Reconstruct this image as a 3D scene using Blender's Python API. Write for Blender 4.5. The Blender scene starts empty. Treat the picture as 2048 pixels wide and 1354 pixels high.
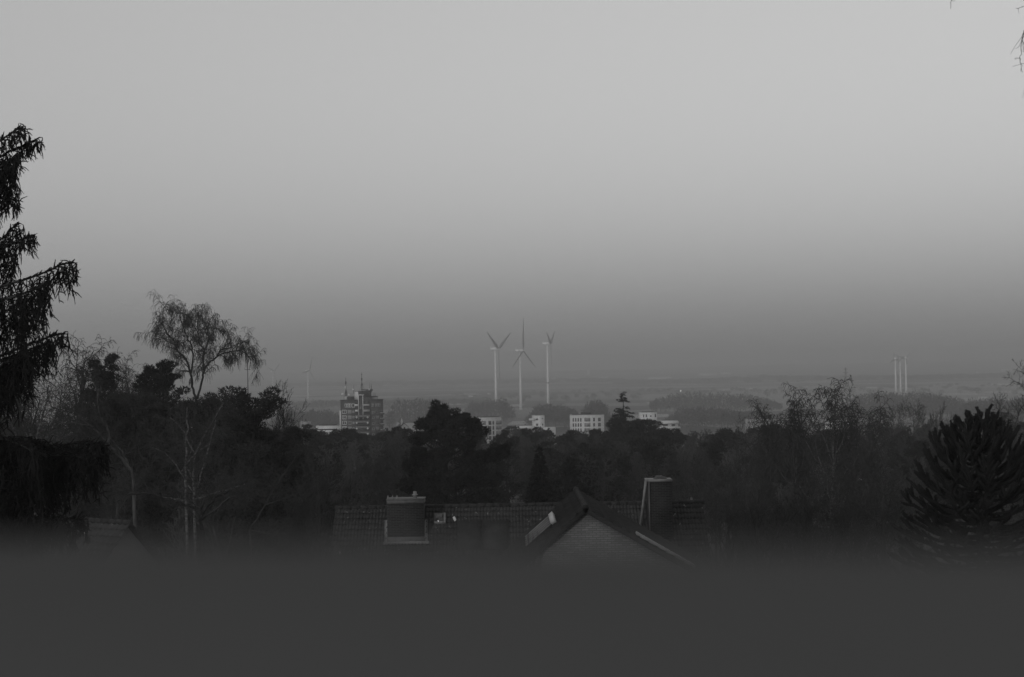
import bpy, math, random
import numpy as np
from mathutils import Matrix, Vector

sc = bpy.context.scene
C = sc.collection
rad = math.radians

# ------------------------------------------------------------------ camera
IW, IH, FPX = 2048.0, 1354.0, 50.0 / 36.0 * 2048.0      # photograph pixels
CAM_Z, HOR, ROLL = 60.0, 738.0, 0.95
cam_d = bpy.data.cameras.new('camera')
cam = bpy.data.objects.new('camera', cam_d)
C.objects.link(cam)
cam_d.lens, cam_d.sensor_width = 50.0, 36.0
cam_d.clip_start, cam_d.clip_end = 0.02, 30000.0
PITCH = math.atan((HOR - IH / 2) / FPX)
CM = Matrix.Rotation(rad(90) + PITCH, 4, 'X') @ Matrix.Rotation(-rad(ROLL), 4, 'Z')
cam.matrix_world = Matrix.Translation((0, 0, CAM_Z)) @ CM
cam_d.dof.use_dof = True
cam_d.dof.focus_distance = 160.0
cam_d.dof.aperture_fstop = 3.4
sc.camera = cam
M3 = np.array(CM.to_3x3())

# ------------------------------------------------------------------ light
SUN_EL, SUN_AZ = 6.0, 180.0 + 30.0        # low sun behind the camera and to one side
w = bpy.data.worlds.new('World')
sc.world = w
w.use_nodes = True
nt = w.node_tree
bg = nt.nodes['Background']
sky = nt.nodes.new('ShaderNodeTexSky')
sky.sky_type = 'NISHITA'
sky.sun_disc = False
sky.sun_elevation = rad(6.0)
sky.sun_rotation = rad(SUN_AZ)
sky.altitude = 50
sky.air_density, sky.dust_density, sky.ozone_density = 1.3, 0.3, 1.0
sep = nt.nodes.new('ShaderNodeSeparateColor')            # black-and-white film: one channel of the sky
add = nt.nodes.new('ShaderNodeMath'); add.operation = 'ADD'; add.inputs[1].default_value = 1.15
nt.links.new(sky.outputs[0], sep.inputs[0])
nt.links.new(sep.outputs['Blue'], add.inputs[0])
nt.links.new(add.outputs[0], bg.inputs[0])
bg.inputs[1].default_value = 0.0675

sun_d = bpy.data.lights.new('sun', 'SUN')
sun_d.energy, sun_d.angle, sun_d.color = 0.5, rad(4.0), (1, 1, 1)
sun = bpy.data.objects.new('sun', sun_d)
C.objects.link(sun)
sdir = Vector((math.sin(rad(SUN_AZ)) * math.cos(rad(SUN_EL)), math.cos(rad(SUN_AZ)) * math.cos(rad(SUN_EL)), math.sin(rad(SUN_EL))))
sun.rotation_euler = sdir.to_track_quat('Z', 'Y').to_euler()

sc.view_settings.view_transform = 'Standard'
sc.view_settings.look = 'None'
sc.view_settings.exposure = 1.0
sc.view_settings.gamma = 1.0
sc.cycles.max_bounces = 5
sc.cycles.diffuse_bounces = 3
sc.cycles.volume_bounces = 1
sc.cycles.use_denoising = True

# ------------------------------------------------------------------ helpers
def at(px, py, d):
    """the point at depth d (metres along y) that the photograph shows at pixel px, py"""
    v = M3 @ np.array([(px - IW / 2) / FPX, -(py - IH / 2) / FPX, -1.0])
    v = v * (d / v[1])
    return np.array([v[0], v[1], v[2] + CAM_Z])

GY = [-200, 0, 50, 100, 200, 400, 700, 1000, 1500, 2500, 3400, 5000, 6500, 9000, 20000]
GZ = [56, 52, 46.6, 41.8, 35, 24, 12.7, 6, 2.5, 0, 1, 11, 23, 40, 40]
def gz(x, y):
    z = float(np.interp(y, GY, GZ))
    f = min(1, max(0, (y + 100) / 200)) * min(1.0, max(0.0, (1600 - y) / 900.0))
    return z + f * (0.5 * math.sin(x * 0.031 + 1) + 0.4 * math.sin(y * 0.043 + x * 0.017))

class MB:
    """collects vertices and faces; build() links them as ONE mesh object"""
    def __init__(s):
        s.v, s.f, s.n = [], [], 0
    def add(s, V, F):
        V = np.asarray(V, float).reshape(-1, 3)
        s.v.append(V)
        F = np.asarray(F, dtype=np.int64)
        s.f.append(F + s.n)
        s.n += len(V)
    def box(s, c, size, rz=0.0, M=None, rx=0.0):
        x, y, z = [q / 2 for q in size]
        V = np.array([(a * x, b * y, k * z) for k in (-1, 1) for b in (-1, 1) for a in (-1, 1)])
        if rx:
            V = V @ np.array(Matrix.Rotation(rx, 3, 'X')).T
        if rz:
            V = V @ np.array(Matrix.Rotation(rz, 3, 'Z')).T
        V = V + np.array(c)
        if M is not None:
            V = V @ np.array(M.to_3x3()).T + np.array(M.translation)
        s.add(V, [(0, 2, 3, 1), (4, 5, 7, 6), (0, 1, 5, 4), (2, 6, 7, 3), (1, 3, 7, 5), (0, 4, 6, 2)])
        return s
    def tube(s, P, R, k=5, cap=True):
        P = np.asarray(P, float)
        R = np.broadcast_to(np.asarray(R, float), (len(P),))
        T = np.gradient(P, axis=0)
        T /= np.linalg.norm(T, axis=1)[:, None] + 1e-12
        ref = np.array((0, 0, 1.0)) if abs(T[:, 2]).mean() < 0.8 else np.array((1.0, 0, 0))
        U = np.cross(T, ref); U /= np.linalg.norm(U, axis=1)[:, None] + 1e-12
        W = np.cross(T, U)
        a = np.arange(k) * 2 * math.pi / k
        V = P[:, None] + R[:, None, None] * (np.cos(a)[None, :, None] * U[:, None] + np.sin(a)[None, :, None] * W[:, None])
        n = len(P)
        i = np.arange(n - 1)[:, None] * k
        j = np.arange(k)[None]
        jn = (j + 1) % k
        F = np.stack([i + j, i + jn, i + k + jn, i + k + j], -1).reshape(-1, 4)
        b = s.n
        s.add(V.reshape(-1, 3), F)
        if cap and k >= 5:
            s.f.append(np.array([list(range(b + k - 1, b - 1, -1))]))
            s.f.append(np.array([list(range(b + (n - 1) * k, b + n * k))]))
        return s
    def prism(s, pts, y0, y1, M=None):
        """polygon in x, z extruded along y"""
        n = len(pts)
        V = np.array([(x, y0, z) for x, z in pts] + [(x, y1, z) for x, z in pts], float)
        if M is not None:
            V = V @ np.array(M.to_3x3()).T + np.array(M.translation)
        b = s.n
        s.add(V, [(i, (i + 1) % n, n + (i + 1) % n, n + i) for i in range(n)])
        s.f.append(np.array([[b + i for i in range(n)][::-1]]))
        s.f.append(np.array([[b + n + i for i in range(n)]]))
        return s
    def plan(s, pts, z0, z1):
        """polygon in x, y extruded upwards"""
        n = len(pts)
        b = s.n
        s.add([(x, y, z0) for x, y in pts] + [(x, y, z1) for x, y in pts], [(i, (i + 1) % n, n + (i + 1) % n, n + i) for i in range(n)])
        s.f.append(np.array([[b + i for i in range(n)][::-1]]))
        s.f.append(np.array([[b + n + i for i in range(n)]]))
        return s
    def quad(s, a, b, c, d):
        s.add([a, b, c, d], [(0, 1, 2, 3)])
        return s
    def tris(s, P, size, rng, up=0.0, slim=0.35, dirs=None):
        """many small slim leaf faces at the points P"""
        P = np.asarray(P, float)
        n = len(P)
        D = rng.normal(0, 1, (n, 3)) if dirs is None else np.asarray(dirs, float) + rng.normal(0, .45, (n, 3))
        D[:, 2] += up
        D /= np.linalg.norm(D, axis=1)[:, None] + 1e-9
        Q = np.cross(D, rng.normal(0, 1, (n, 3)))
        Q /= np.linalg.norm(Q, axis=1)[:, None] + 1e-9
        L = size * rng.uniform(.6, 1.3, (n, 1))
        V = np.stack([P - Q * L * slim, P + Q * L * slim, P + D * L], 1).reshape(-1, 3)
        s.add(V, np.arange(3 * n).reshape(-1, 3))
        return s
    def build(s, name, mat, parent=None, smooth=False):
        me = bpy.data.meshes.new(name)
        V = np.concatenate(s.v)
        sizes = np.concatenate([np.full(len(f), f.shape[1]) for f in s.f])
        idx = np.concatenate([f.reshape(-1) for f in s.f])
        me.vertices.add(len(V)); me.vertices.foreach_set('co', V.astype(np.float32).ravel())
        me.loops.add(len(idx)); me.loops.foreach_set('vertex_index', idx.astype(np.int32))
        me.polygons.add(len(sizes))
        st = np.concatenate([[0], np.cumsum(sizes)[:-1]])
        me.polygons.foreach_set('loop_start', st.astype(np.int32))
        me.polygons.foreach_set('loop_total', sizes.astype(np.int32))
        if smooth:
            me.polygons.foreach_set('use_smooth', np.ones(len(sizes), bool))
        me.materials.append(mat)
        me.update(calc_edges=True)
        o = bpy.data.objects.new(name, me)
        C.objects.link(o)
        o.parent = parent
        return o

def tag(o, label=None, cat=None, group=None, kind=None):
    if label: o['label'] = label
    if cat: o['category'] = cat
    if group: o['group'] = group
    if kind: o['kind'] = kind
    return o

def thing(name, label, cat, loc=(0, 0, 0), rz=0.0, group=None):
    o = bpy.data.objects.new(name, None)
    o.empty_display_size = 0.2
    C.objects.link(o)
    o.location = [float(q) for q in loc]
    o.rotation_euler = (0, 0, rz)
    return tag(o, label, cat, group)

KIDS = {}
def dup(root, loc, rz, scale, label, group=None):
    r = root.copy(); C.objects.link(r)
    r.location = [float(q) for q in loc]; r.rotation_euler = (0, 0, rz); r.scale = scale
    r['label'] = label
    if group: r['group'] = group
    for ch in KIDS[root.name]:
        c = ch.copy(); C.objects.link(c); c.parent = r
    return r

# ------------------------------------------------------------------ materials (all grey: a black-and-white picture)
def mat(name, v, var=0.25, scale=3.0, rough=0.9, spec=0.2, stretch=(1, 1, 1), v2=None, metal=0.0, detail=5.0):
    m = bpy.data.materials.new(name); m.use_nodes = True
    t = m.node_tree; b = t.nodes['Principled BSDF']
    b.inputs['Roughness'].default_value = rough
    b.inputs['Specular IOR Level'].default_value = spec
    b.inputs['Metallic'].default_value = metal
    tc = t.nodes.new('ShaderNodeTexCoord'); mp = t.nodes.new('ShaderNodeMapping')
    mp.inputs['Scale'].default_value = stretch
    n = t.nodes.new('ShaderNodeTexNoise'); n.inputs['Scale'].default_value = scale; n.inputs['Detail'].default_value = detail
    r = t.nodes.new('ShaderNodeValToRGB')
    lo, hi = v * (1 - var), v * (1 + var) if v2 is None else v2
    r.color_ramp.elements[0].position = .3; r.color_ramp.elements[0].color = (lo, lo, lo, 1)
    r.color_ramp.elements[1].position = .7; r.color_ramp.elements[1].color = (hi, hi, hi, 1)
    t.links.new(tc.outputs['Object'], mp.inputs[0]); t.links.new(mp.outputs[0], n.inputs['Vector'])
    t.links.new(n.outputs['Fac'], r.inputs[0]); t.links.new(r.outputs[0], b.inputs['Base Color'])
    return m

def brick_mat(name, v, mortar, scale=1.0, var=0.3):
    m = bpy.data.materials.new(name); m.use_nodes = True
    t = m.node_tree; b = t.nodes['Principled BSDF']
    b.inputs['Roughness'].default_value = .95; b.inputs['Specular IOR Level'].default_value = .1
    tc = t.nodes.new('ShaderNodeTexCoord'); sp = t.nodes.new('ShaderNodeSeparateXYZ'); cb = t.nodes.new('ShaderNodeCombineXYZ')
    ad = t.nodes.new('ShaderNodeMath'); ad.operation = 'ADD'
    t.links.new(tc.outputs['Object'], sp.inputs[0])
    t.links.new(sp.outputs['X'], ad.inputs[0]); t.links.new(sp.outputs['Y'], ad.inputs[1])
    t.links.new(ad.outputs[0], cb.inputs['X']); t.links.new(sp.outputs['Z'], cb.inputs['Y'])
    br = t.nodes.new('ShaderNodeTexBrick')
    br.inputs['Color1'].default_value = (v * (1 - var),) * 3 + (1,); br.inputs['Color2'].default_value = (v * (1 + var),) * 3 + (1,)
    br.inputs['Mortar'].default_value = (mortar,) * 3 + (1,)
    br.inputs['Scale'].default_value = scale; br.inputs['Mortar Size'].default_value = .011
    br.inputs['Brick Width'].default_value = .25; br.inputs['Row Height'].default_value = .075
    t.links.new(cb.outputs[0], br.inputs['Vector'])
    n = t.nodes.new('ShaderNodeTexNoise'); n.inputs['Scale'].default_value = .7; n.inputs['Detail'].default_value = 6
    t.links.new(tc.outputs['Object'], n.inputs['Vector'])
    mx = t.nodes.new('ShaderNodeMix'); mx.data_type = 'RGBA'; mx.blend_type = 'MULTIPLY'; mx.inputs['Factor'].default_value = .5
    t.links.new(br.outputs['Color'], mx.inputs['A']); t.links.new(n.outputs['Color'], mx.inputs['B'])
    hs = t.nodes.new('ShaderNodeRGBToBW'); t.links.new(mx.outputs['Result'], hs.inputs[0])
    t.links.new(hs.outputs[0], b.inputs['Base Color'])
    return m

M_ = {
    'ground': mat('ground', .05, .5, .06, detail=8),
    'needle': mat('needles', .022, .4, 1.2),
    'needle_dark': mat('dark_needles', .012, .4, 2.0),
    'needle_grey': mat('grey_needles', .021, .4, 1.5),
    'bark': mat('bark', .04, .4, 6, stretch=(1, 1, .3)),
    'twig': mat('twigs', .03, .3, 3),
    'twig_pale': mat('pale_twigs', .04, .4, 3),
    'twig_far': mat('wood_twigs', .06, .3, .4),
    'birch': mat('birch_bark', .028, .4, 7, v2=.15, stretch=(.6, .6, 1.0)),
    'tile': mat('roof_tile', .021, .5, 1.2, rough=.65, spec=.35),
    'tile_dark': mat('dark_tile', .024, .4, 2.5, rough=.8),
    'brick': brick_mat('klinker', .22, .13, var=.2),
    'brick_dark': brick_mat('dark_klinker', .032, .07),
    'lead': mat('lead_flashing', .1, .25, 4, rough=.6),
    'zinc': mat('zinc', .17, .25, 5, rough=.5),
    'wood_dark': mat('dark_timber', .025, .3, 4, stretch=(1, 1, 6)),
    'white': mat('white_paint', .56, .07, .6, rough=.7),
    'white_steel': mat('white_steel', .7, .03, .2, rough=.5),
    'render': mat('pale_render', .62, .08, .4),
    'render_grey': mat('grey_render', .3, .15, .5),
    'tower_brick': mat('tower_brick', .06, .12, .8),
    'glass': mat('dark_glass', .03, .5, .7, rough=.12, spec=.6),
    'curtain': mat('curtained_glass', .2, .35, .5, rough=.3, spec=.5),
    'dark': mat('dark_felt', .05, .3, 2),
    'steel': mat('mast_steel', .1, .3, 3, rough=.6),
    'slate': mat('slate_coping', .094, .05, 6, rough=.95, spec=.05),
    'blade': mat('blade_shade_grey', .3, .05, .2, rough=.5),  # greyer than the masts: shade on the rotors is put into the colour
    'bark_dark': mat('dark_bark', .018, .3, 4),
    'solar': mat('absorber', .03, .3, 2, rough=.8, spec=.2),
    'field': mat('pale_field', .3, .3, .02, stretch=(1, 4, 1)),
    'wood': mat('far_wood', .07, .3, .02),
    'hill': mat('hill', .06, .3, .004),
    'stucco': mat('old_stucco', .13, .2, .8),
}
# every tree its own tone
def per_object(m, lo, hi):
    t = m.node_tree; b = t.nodes['Principled BSDF']
    src = b.inputs['Base Color'].links[0].from_socket
    oi = t.nodes.new('ShaderNodeObjectInfo'); mr = t.nodes.new('ShaderNodeMapRange')
    mr.inputs['To Min'].default_value = lo; mr.inputs['To Max'].default_value = hi
    mx = t.nodes.new('ShaderNodeVectorMath'); mx.operation = 'SCALE'
    t.links.new(oi.outputs['Random'], mr.inputs['Value']); t.links.new(src, mx.inputs[0]); t.links.new(mr.outputs[0], mx.inputs['Scale'])
    t.links.new(mx.outputs[0], b.inputs['Base Color'])
per_object(M_['twig_far'], .6, 1.45); per_object(M_['bark'], .7, 1.5); per_object(M_['needle'], .6, 1.5); per_object(M_['twig'], .7, 1.6)
# speckled lichen on the old roof tiles
def lichen(m):
    t = m.node_tree; b = t.nodes['Principled BSDF']
    src = b.inputs['Base Color'].links[0].from_socket
    tc = t.nodes.new('ShaderNodeTexCoord')
    n = t.nodes.new('ShaderNodeTexNoise'); n.inputs['Scale'].default_value = 6; n.inputs['Detail'].default_value = 3
    r = t.nodes.new('ShaderNodeValToRGB'); r.color_ramp.elements[0].position = .66; r.color_ramp.elements[1].position = .74
    mx = t.nodes.new('ShaderNodeMix'); mx.data_type = 'RGBA'; mx.inputs['B'].default_value = (.2, .2, .2, 1)
    t.links.new(tc.outputs['Object'], n.inputs['Vector']); t.links.new(n.outputs['Fac'], r.inputs[0])
    t.links.new(r.outputs[0], mx.inputs['Factor']); t.links.new(src, mx.inputs['A'])
    t.links.new(mx.outputs['Result'], b.inputs['Base Color'])
lichen(M_['tile'])

# ground: field patches on the plain
def ground_fields(m):
    t = m.node_tree; b = t.nodes['Principled BSDF']
    src = b.inputs['Base Color'].links[0].from_socket
    tc = t.nodes.new('ShaderNodeTexCoord'); mp = t.nodes.new('ShaderNodeMapping')
    mp.inputs['Scale'].default_value = (.004, .0018, 1); mp.inputs['Rotation'].default_value = (0, 0, .12)
    v = t.nodes.new('ShaderNodeTexVoronoi'); v.inputs['Scale'].default_value = 1.0
    bw = t.nodes.new('ShaderNodeRGBToBW')
    r = t.nodes.new('ShaderNodeValToRGB')
    for e, (p, c) in zip(r.color_ramp.elements, ((.25, .04), (.8, .22))):
        e.position = p; e.color = (c, c, c, 1)
    sp = t.nodes.new('ShaderNodeSeparateXYZ'); mr = t.nodes.new('ShaderNodeMapRange')
    mr.inputs['From Min'].default_value = 800; mr.inputs['From Max'].default_value = 1300
    mx = t.nodes.new('ShaderNodeMix'); mx.data_type = 'RGBA'
    t.links.new(tc.outputs['Object'], mp.inputs[0]); t.links.new(mp.outputs[0], v.inputs['Vector'])
    t.links.new(v.outputs['Color'], bw.inputs[0]); t.links.new(bw.outputs[0], r.inputs[0])
    t.links.new(tc.outputs['Object'], sp.inputs[0]); t.links.new(sp.outputs['Y'], mr.inputs['Value'])
    t.links.new(mr.outputs[0], mx.inputs['Factor']); t.links.new(src, mx.inputs['A']); t.links.new(r.outputs[0], mx.inputs['B'])
    t.links.new(mx.outputs['Result'], b.inputs['Base Color'])
ground_fields(M_['ground'])

# ------------------------------------------------------------------ ground, fields, hills
ys = np.concatenate([np.arange(-200, 300, 10.), np.arange(300, 1600, 50.), np.arange(1600, 9801, 400.)])
us = np.linspace(-1, 1, 81)
V = []
for y in ys:
    hw = 160 + max(0, y) * 0.62
    V += [(u * hw, y, gz(u * hw, y)) for u in us]
n = len(us)
F = [(r * n + c, r * n + c + 1, (r + 1) * n + c + 1, (r + 1) * n + c) for r in range(len(ys) - 1) for c in range(n - 1)]
g = MB(); g.add(V, F)
tag(g.build('ground', M_['ground'], smooth=True), 'dark wooded slope running down to a flat plain of fields', 'ground', kind='structure')

def hill(y, x0, x1, h, seed, label, depth=500):
    rng = np.random.default_rng(seed)
    xs = np.linspace(x0, x1, 120)
    f = np.zeros(120)
    for k, a in ((1.3, .5), (2.9, .3), (7, .15), (19, .09), (41, .06)):
        f += a * np.sin(np.linspace(0, k * 6.28, 120) + rng.uniform(0, 6))
    f += rng.normal(0, .05, 120)
    env = np.clip(np.sin(np.linspace(0, math.pi, 120)) * 3, 0, 1)
    z = h * env * (.82 + .22 * f)
    m = MB()
    P = np.concatenate([np.stack([xs, np.full(120, y), np.full(120, -1.)], 1), np.stack([xs, np.full(120, y + depth * .5), z], 1), np.stack([xs, np.full(120, y + depth), np.full(120, -1.)], 1)])
    m.add(P, [(r * 120 + c, r * 120 + c + 1, (r + 1) * 120 + c + 1, (r + 1) * 120 + c) for r in range(2) for c in range(119)])
    tag(m.build('hills', M_['hill']), label, 'hills', kind='structure')
hill(8900, -5200, 5200, 68, 3, 'hazy ridge closing the plain along the horizon')
hill(7600, -200, 4400, 50, 8, 'lower hazy ridge rising in front of the horizon')
hill(6100, -2600, 900, 26, 5, 'low wooded rise behind the turbines')

fields = [(1013, 1072, 817, 1500), (1145, 1172, 812, 1600), (1212, 1330, 811, 1650), (1290, 1350, 790, 2300), (1440, 1500, 786, 2500), (560, 640, 806, 1750), (640, 672, 836, 1350),
          (880, 935, 786, 2500), (1015, 1040, 789, 2300), (1690, 1760, 775, 2500), (1850, 1960, 771, 2600), (1960, 2060, 768, 2700), (545, 620, 770, 3500), (1860, 2010, 778, 2200), (920, 962, 803, 1900)]
for i, (a, b_, y, d) in enumerate(fields):
    x0, x1 = at(a, y, d)[0], at(b_, y, d)[0]
    m = MB(); dd = d * .035
    z = gz((x0 + x1) / 2, d) + .6
    m.add([(x0, d - dd, z), (x1, d - dd * .8, z), (x1 + 10, d + dd, z + .2), (x0 + 6, d + dd * .8, z + .2)], [(0, 1, 2, 3)])
    tag(m.build('field', M_['field']), 'pale bare field on the plain', 'field', kind='structure', group='pale fields on the plain')

# ------------------------------------------------------------------ tree growers
def nrm(v):
    return v / (math.sqrt(v[0] * v[0] + v[1] * v[1] + v[2] * v[2]) + 1e-12)

def grow(out, rng, p, d, L, r, lev, S):
    n = S['n'][lev]
    step = L / n
    R = rng.normal(0, S['wig'][lev], (n, 3))
    P = np.empty((n + 1, 3)); P[0] = p
    tr = S['trop'][lev]
    for i in range(n):
        d = nrm(d + R[i] + np.array((0, 0, tr)))
        P[i + 1] = P[i] + d * step
    rr = r * np.linspace(1, S['tap'][lev], n + 1)
    out.append((lev, P, rr))
    if lev < S['max']:
        k = S['k'][lev]
        ts = np.linspace(S['t0'][lev], 1, k) + rng.uniform(-.5, .5, k) / k
        az0 = rng.uniform(0, 6.28)
        for j, t in enumerate(np.clip(ts, .05, 1)):
            f = t * n; i = min(int(f), n - 1); q = P[i] + (P[i + 1] - P[i]) * (f - i)
            ax = nrm(P[i + 1] - P[i])
            az = az0 + j * 2.4 + rng.uniform(-.5, .5)
            u = nrm(np.cross(ax, (0.3, .2, 1.) if abs(ax[2]) < .9 else (1., 0, 0)))
            v = np.cross(ax, u)
            a = S['ang'][lev] * rng.uniform(.7, 1.3) * (1.0 - .35 * t if lev == 0 else 1)
            nd = ax * math.cos(a) + (u * math.cos(az) + v * math.sin(az)) * math.sin(a)
            cl = L * S['lr'][lev] * rng.uniform(.6, 1.15) * (1 - S['short'] * t if lev == 0 else 1 - .35 * t)
            rc = min(max(r * (1 - (1 - S['tap'][lev]) * t) * S['rr'], S['rmin']), rr[min(i, n)])
            grow(out, rng, q, nd, cl, rc, lev + 1, S)

ROUND = dict(n=[8, 6, 5, 4, 3], wig=[.05, .12, .16, .18, .2], trop=[.02, .07, .06, .04, .03], tap=[.35, .3, .3, .4, .5], max=4, k=[12, 7, 6, 5],
             t0=[.28, .25, .2, .2], ang=[.85, .7, .75, .8], lr=[.55, .6, .6, .55], short=.45, rr=.55, rmin=.008)
BIRCH = dict(n=[9, 7, 6, 7, 3], wig=[.06, .13, .17, .13, .2], trop=[.03, .1, .0, -.26, -.2], tap=[.3, .3, .35, .5, .5], max=4, k=[28, 9, 8, 2], t0=[.22, .15, .1, .2],
             ang=[.75, .8, .8, .5], lr=[.42, .42, .85, .5], short=.55, rr=.5, rmin=.006)
BRUSH = dict(ROUND, trop=[.05, .1, .12, .12, .1], ang=[.55, .5, .5, .5], k=[13, 8, 6, 4], lr=[.6, .6, .6, .6], t0=[.12, .2, .2, .2])
POPLAR = dict(ROUND, ang=[.42, .4, .45, .5], trop=[.03, .12, .15, .15, .1], k=[22, 5, 4, 3], t0=[.12, .2, .2, .2], lr=[.33, .55, .6, .6], short=.4, max=3)

def bare_meshes(rng, h, S, r0=None, lean=(0, 0), twig_min=0.0):
    out = []
    r0 = r0 or h * .016
    grow(out, rng, np.array((0., 0., 0.)), nrm(np.array((lean[0], lean[1], 1.))), h * .82, r0, 0, S)
    zs = max(P[:, 2].max() for _, P, _ in out)
    k = h / zs
    tr, cr = MB(), MB()
    for lev, P, R in out:
        P = P * k
        R = np.maximum(R, twig_min)
        if lev <= 1:
            tr.tube(P, R, 6 if lev == 0 else 5)
        else:
            cr.tube(P, R, 4 if lev == 2 else 3, cap=False)
    return tr, cr

def bare_tree(name, label, cat, loc, h, S, seed, bark='bark', twig='twig', rz=0., group=None, r0=None, lean=(0, 0), twig_min=0.0, sx=1.0):
    rng = np.random.default_rng(seed)
    t = thing(name, label, cat, loc, rz, group)
    tr, cr = bare_meshes(rng, h, S, r0, lean, twig_min)
    if sx != 1.0:
        t.scale = (sx, sx, 1)
    KIDS[t.name] = [tr.build('trunk', M_[bark], t, smooth=True), cr.build('crown', M_[twig], t)]
    return t

def clump(rng, c, r, n, flat=.6):
    q = rng.normal(0, 1, (n, 3)); q /= np.linalg.norm(q, axis=1)[:, None]
    q *= (rng.uniform(.15, 1, (n, 1)) ** .45)
    q[:, 2] *= flat
    return np.array(c) + q * r, q

def fit_height(h, *mbs):
    k = h / max(np.percentile(v[:, 2], 99.9) for m in mbs for v in m.v)
    for m in mbs:
        for v in m.v: v[:, 2] *= k

def pine_tree(name, label, loc, h, width, seed, base=.35, leaf=.26, n_limb=16, per=420, group=None, cat='pine', spec=None, dark='needle'):
    """Scots pine: bare lower trunk, crooked limbs carrying flat clumps of needles"""
    rng = np.random.default_rng(seed)
    t = thing(name, label, cat, loc, rng.uniform(0, 6), group)
    tr, cr = MB(), MB()
    zt = np.linspace(0, h * .96, 12)
    ax = np.stack([np.cumsum(rng.normal(0, .012, 12)) * h, np.cumsum(rng.normal(0, .012, 12)) * h, zt], 1); ax -= ax[0]
    tr.tube(ax, np.linspace(h * .018, h * .004, 12), 7)
    for i in range(n_limb):
        f = base + (1 - base) * (i + .5) / n_limb
        z = f * h
        p = np.array([np.interp(z, zt, ax[:, 0]), np.interp(z, zt, ax[:, 1]), z])
        prof = math.sin(min(1, (1 - f) / (1 - base) * 1.15 + .16) * math.pi * .62) if spec is None else np.interp(f, *spec)
        L = width * .5 * prof * rng.uniform(.7, 1.1)
        az = i * 2.4 + rng.uniform(-.5, .5)
        d = np.array((math.cos(az), math.sin(az), .25 + .5 * (f - base)))
        P = [p]
        for k in range(6):
            d = nrm(d + rng.normal(0, .13, 3) + (0, 0, .05)); P.append(P[-1] + d * L / 6)
        P = np.array(P)
        tr.tube(P, np.linspace(h * .006, h * .0015, 7), 5)
        for k in range(5):
            c = P[2 + k % 5] + rng.normal(0, .12, 3) * L + (0, 0, .3)
            r = max(.5, L * rng.uniform(.24, .42))
            pts, q = clump(rng, c, r, int(per * min(1.5, (r / 1.2) ** 1.5)), .55)
            cr.tris(pts, leaf, rng, up=.5, slim=.22, dirs=q)
    pts, q = clump(rng, ax[-1] - (0, 0, .3), max(.6, width * .11), per, .8)
    cr.tris(pts, leaf, rng, up=.5, slim=.22, dirs=q)
    fit_height(h, tr, cr)
    KIDS[t.name] = [tr.build('trunk', M_['bark'], t, smooth=True), cr.build('crown', M_[dark], t)]
    return t

def cone_tree(name, label, loc, h, width, seed, n=5200, leaf=.2, power=.85, group=None, ragged=.18, cat='conifer', base=.03, layers=0):
    """dense conifer: sprays filling a cone whose outline is broken by single branch tips"""
    rng = np.random.default_rng(seed)
    t = thing(name, label, cat, loc, rng.uniform(0, 6), group)
    tr, cr = MB(), MB()
    tr.tube([(0, 0, 0), (0, 0, h * .5), (0, 0, h * .97)], [h * .014, h * .008, h * .002], 6)
    m = int(h * (14 if layers else 34))
    P, D = [], []
    for i in range(m):
        f = base + (1 - base) * ((i + rng.uniform()) / m)
        if layers:
            f = (math.floor(f * layers) + (f * layers % 1) ** 2 * .6) / layers + .02
        f = min(f, .985)
        z = f * h
        R = width * .5 * (1 - f) ** power * rng.uniform(1 - ragged, 1 + ragged) + .1
        az = rng.uniform(0, 6.283)
        tip = np.array((math.cos(az) * R, math.sin(az) * R, z - R * .12))
        root = np.array((0, 0, z + R * .1))
        if R > .4:
            tr.tube([root, (root + tip) / 2 + (0, 0, .05 * R), tip], [.03, .02, .008], 3, cap=False)
        k = max(6, int(n / m * (R / (width * .25)) ** 1.2))
        s = rng.uniform(.1, 1.0, (k, 1)) ** .6
        pts = root + (tip - root) * s + rng.normal(0, .2, (k, 3)) * (R * .6 + .25) * (1, 1, .6 if layers else 1) * (1.15 - s)
        P.append(pts); D.append(np.tile(nrm(tip - root), (k, 1)))
    cr.tris(np.concatenate(P), leaf, rng, up=-.1, slim=.25, dirs=np.concatenate(D))
    fit_height(h, tr, cr)
    KIDS[t.name] = [tr.build('trunk', M_['bark_dark'], t), cr.build('crown', M_['needle_dark'], t)]
    return t

def spot(px, py, d):
    """ground point and height of something whose top shows at px, py at depth d"""
    p = at(px, py, d)
    z = gz(p[0], p[1])
    return (p[0], p[1], z - .15), p[2] - z + .15

# ------------------------------------------------------------------ parapet right under the lens
PZ = CAM_Z - .0432
t = thing('parapet', 'plain dark parapet with smooth coping running across the view under the camera', 'parapet', (0, .352, 52), rad(-12))
m = MB(); m.box((0, -.16, PZ - 52 - .03), (5.0, .32, .06)); m.build('coping', M_['slate'], t)
m = MB(); m.box((0, -.16, (PZ - 52 - .06) / 2), (4.96, .26, PZ - 52 - .06)); m.build('wall', M_['stucco'], t)

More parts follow.
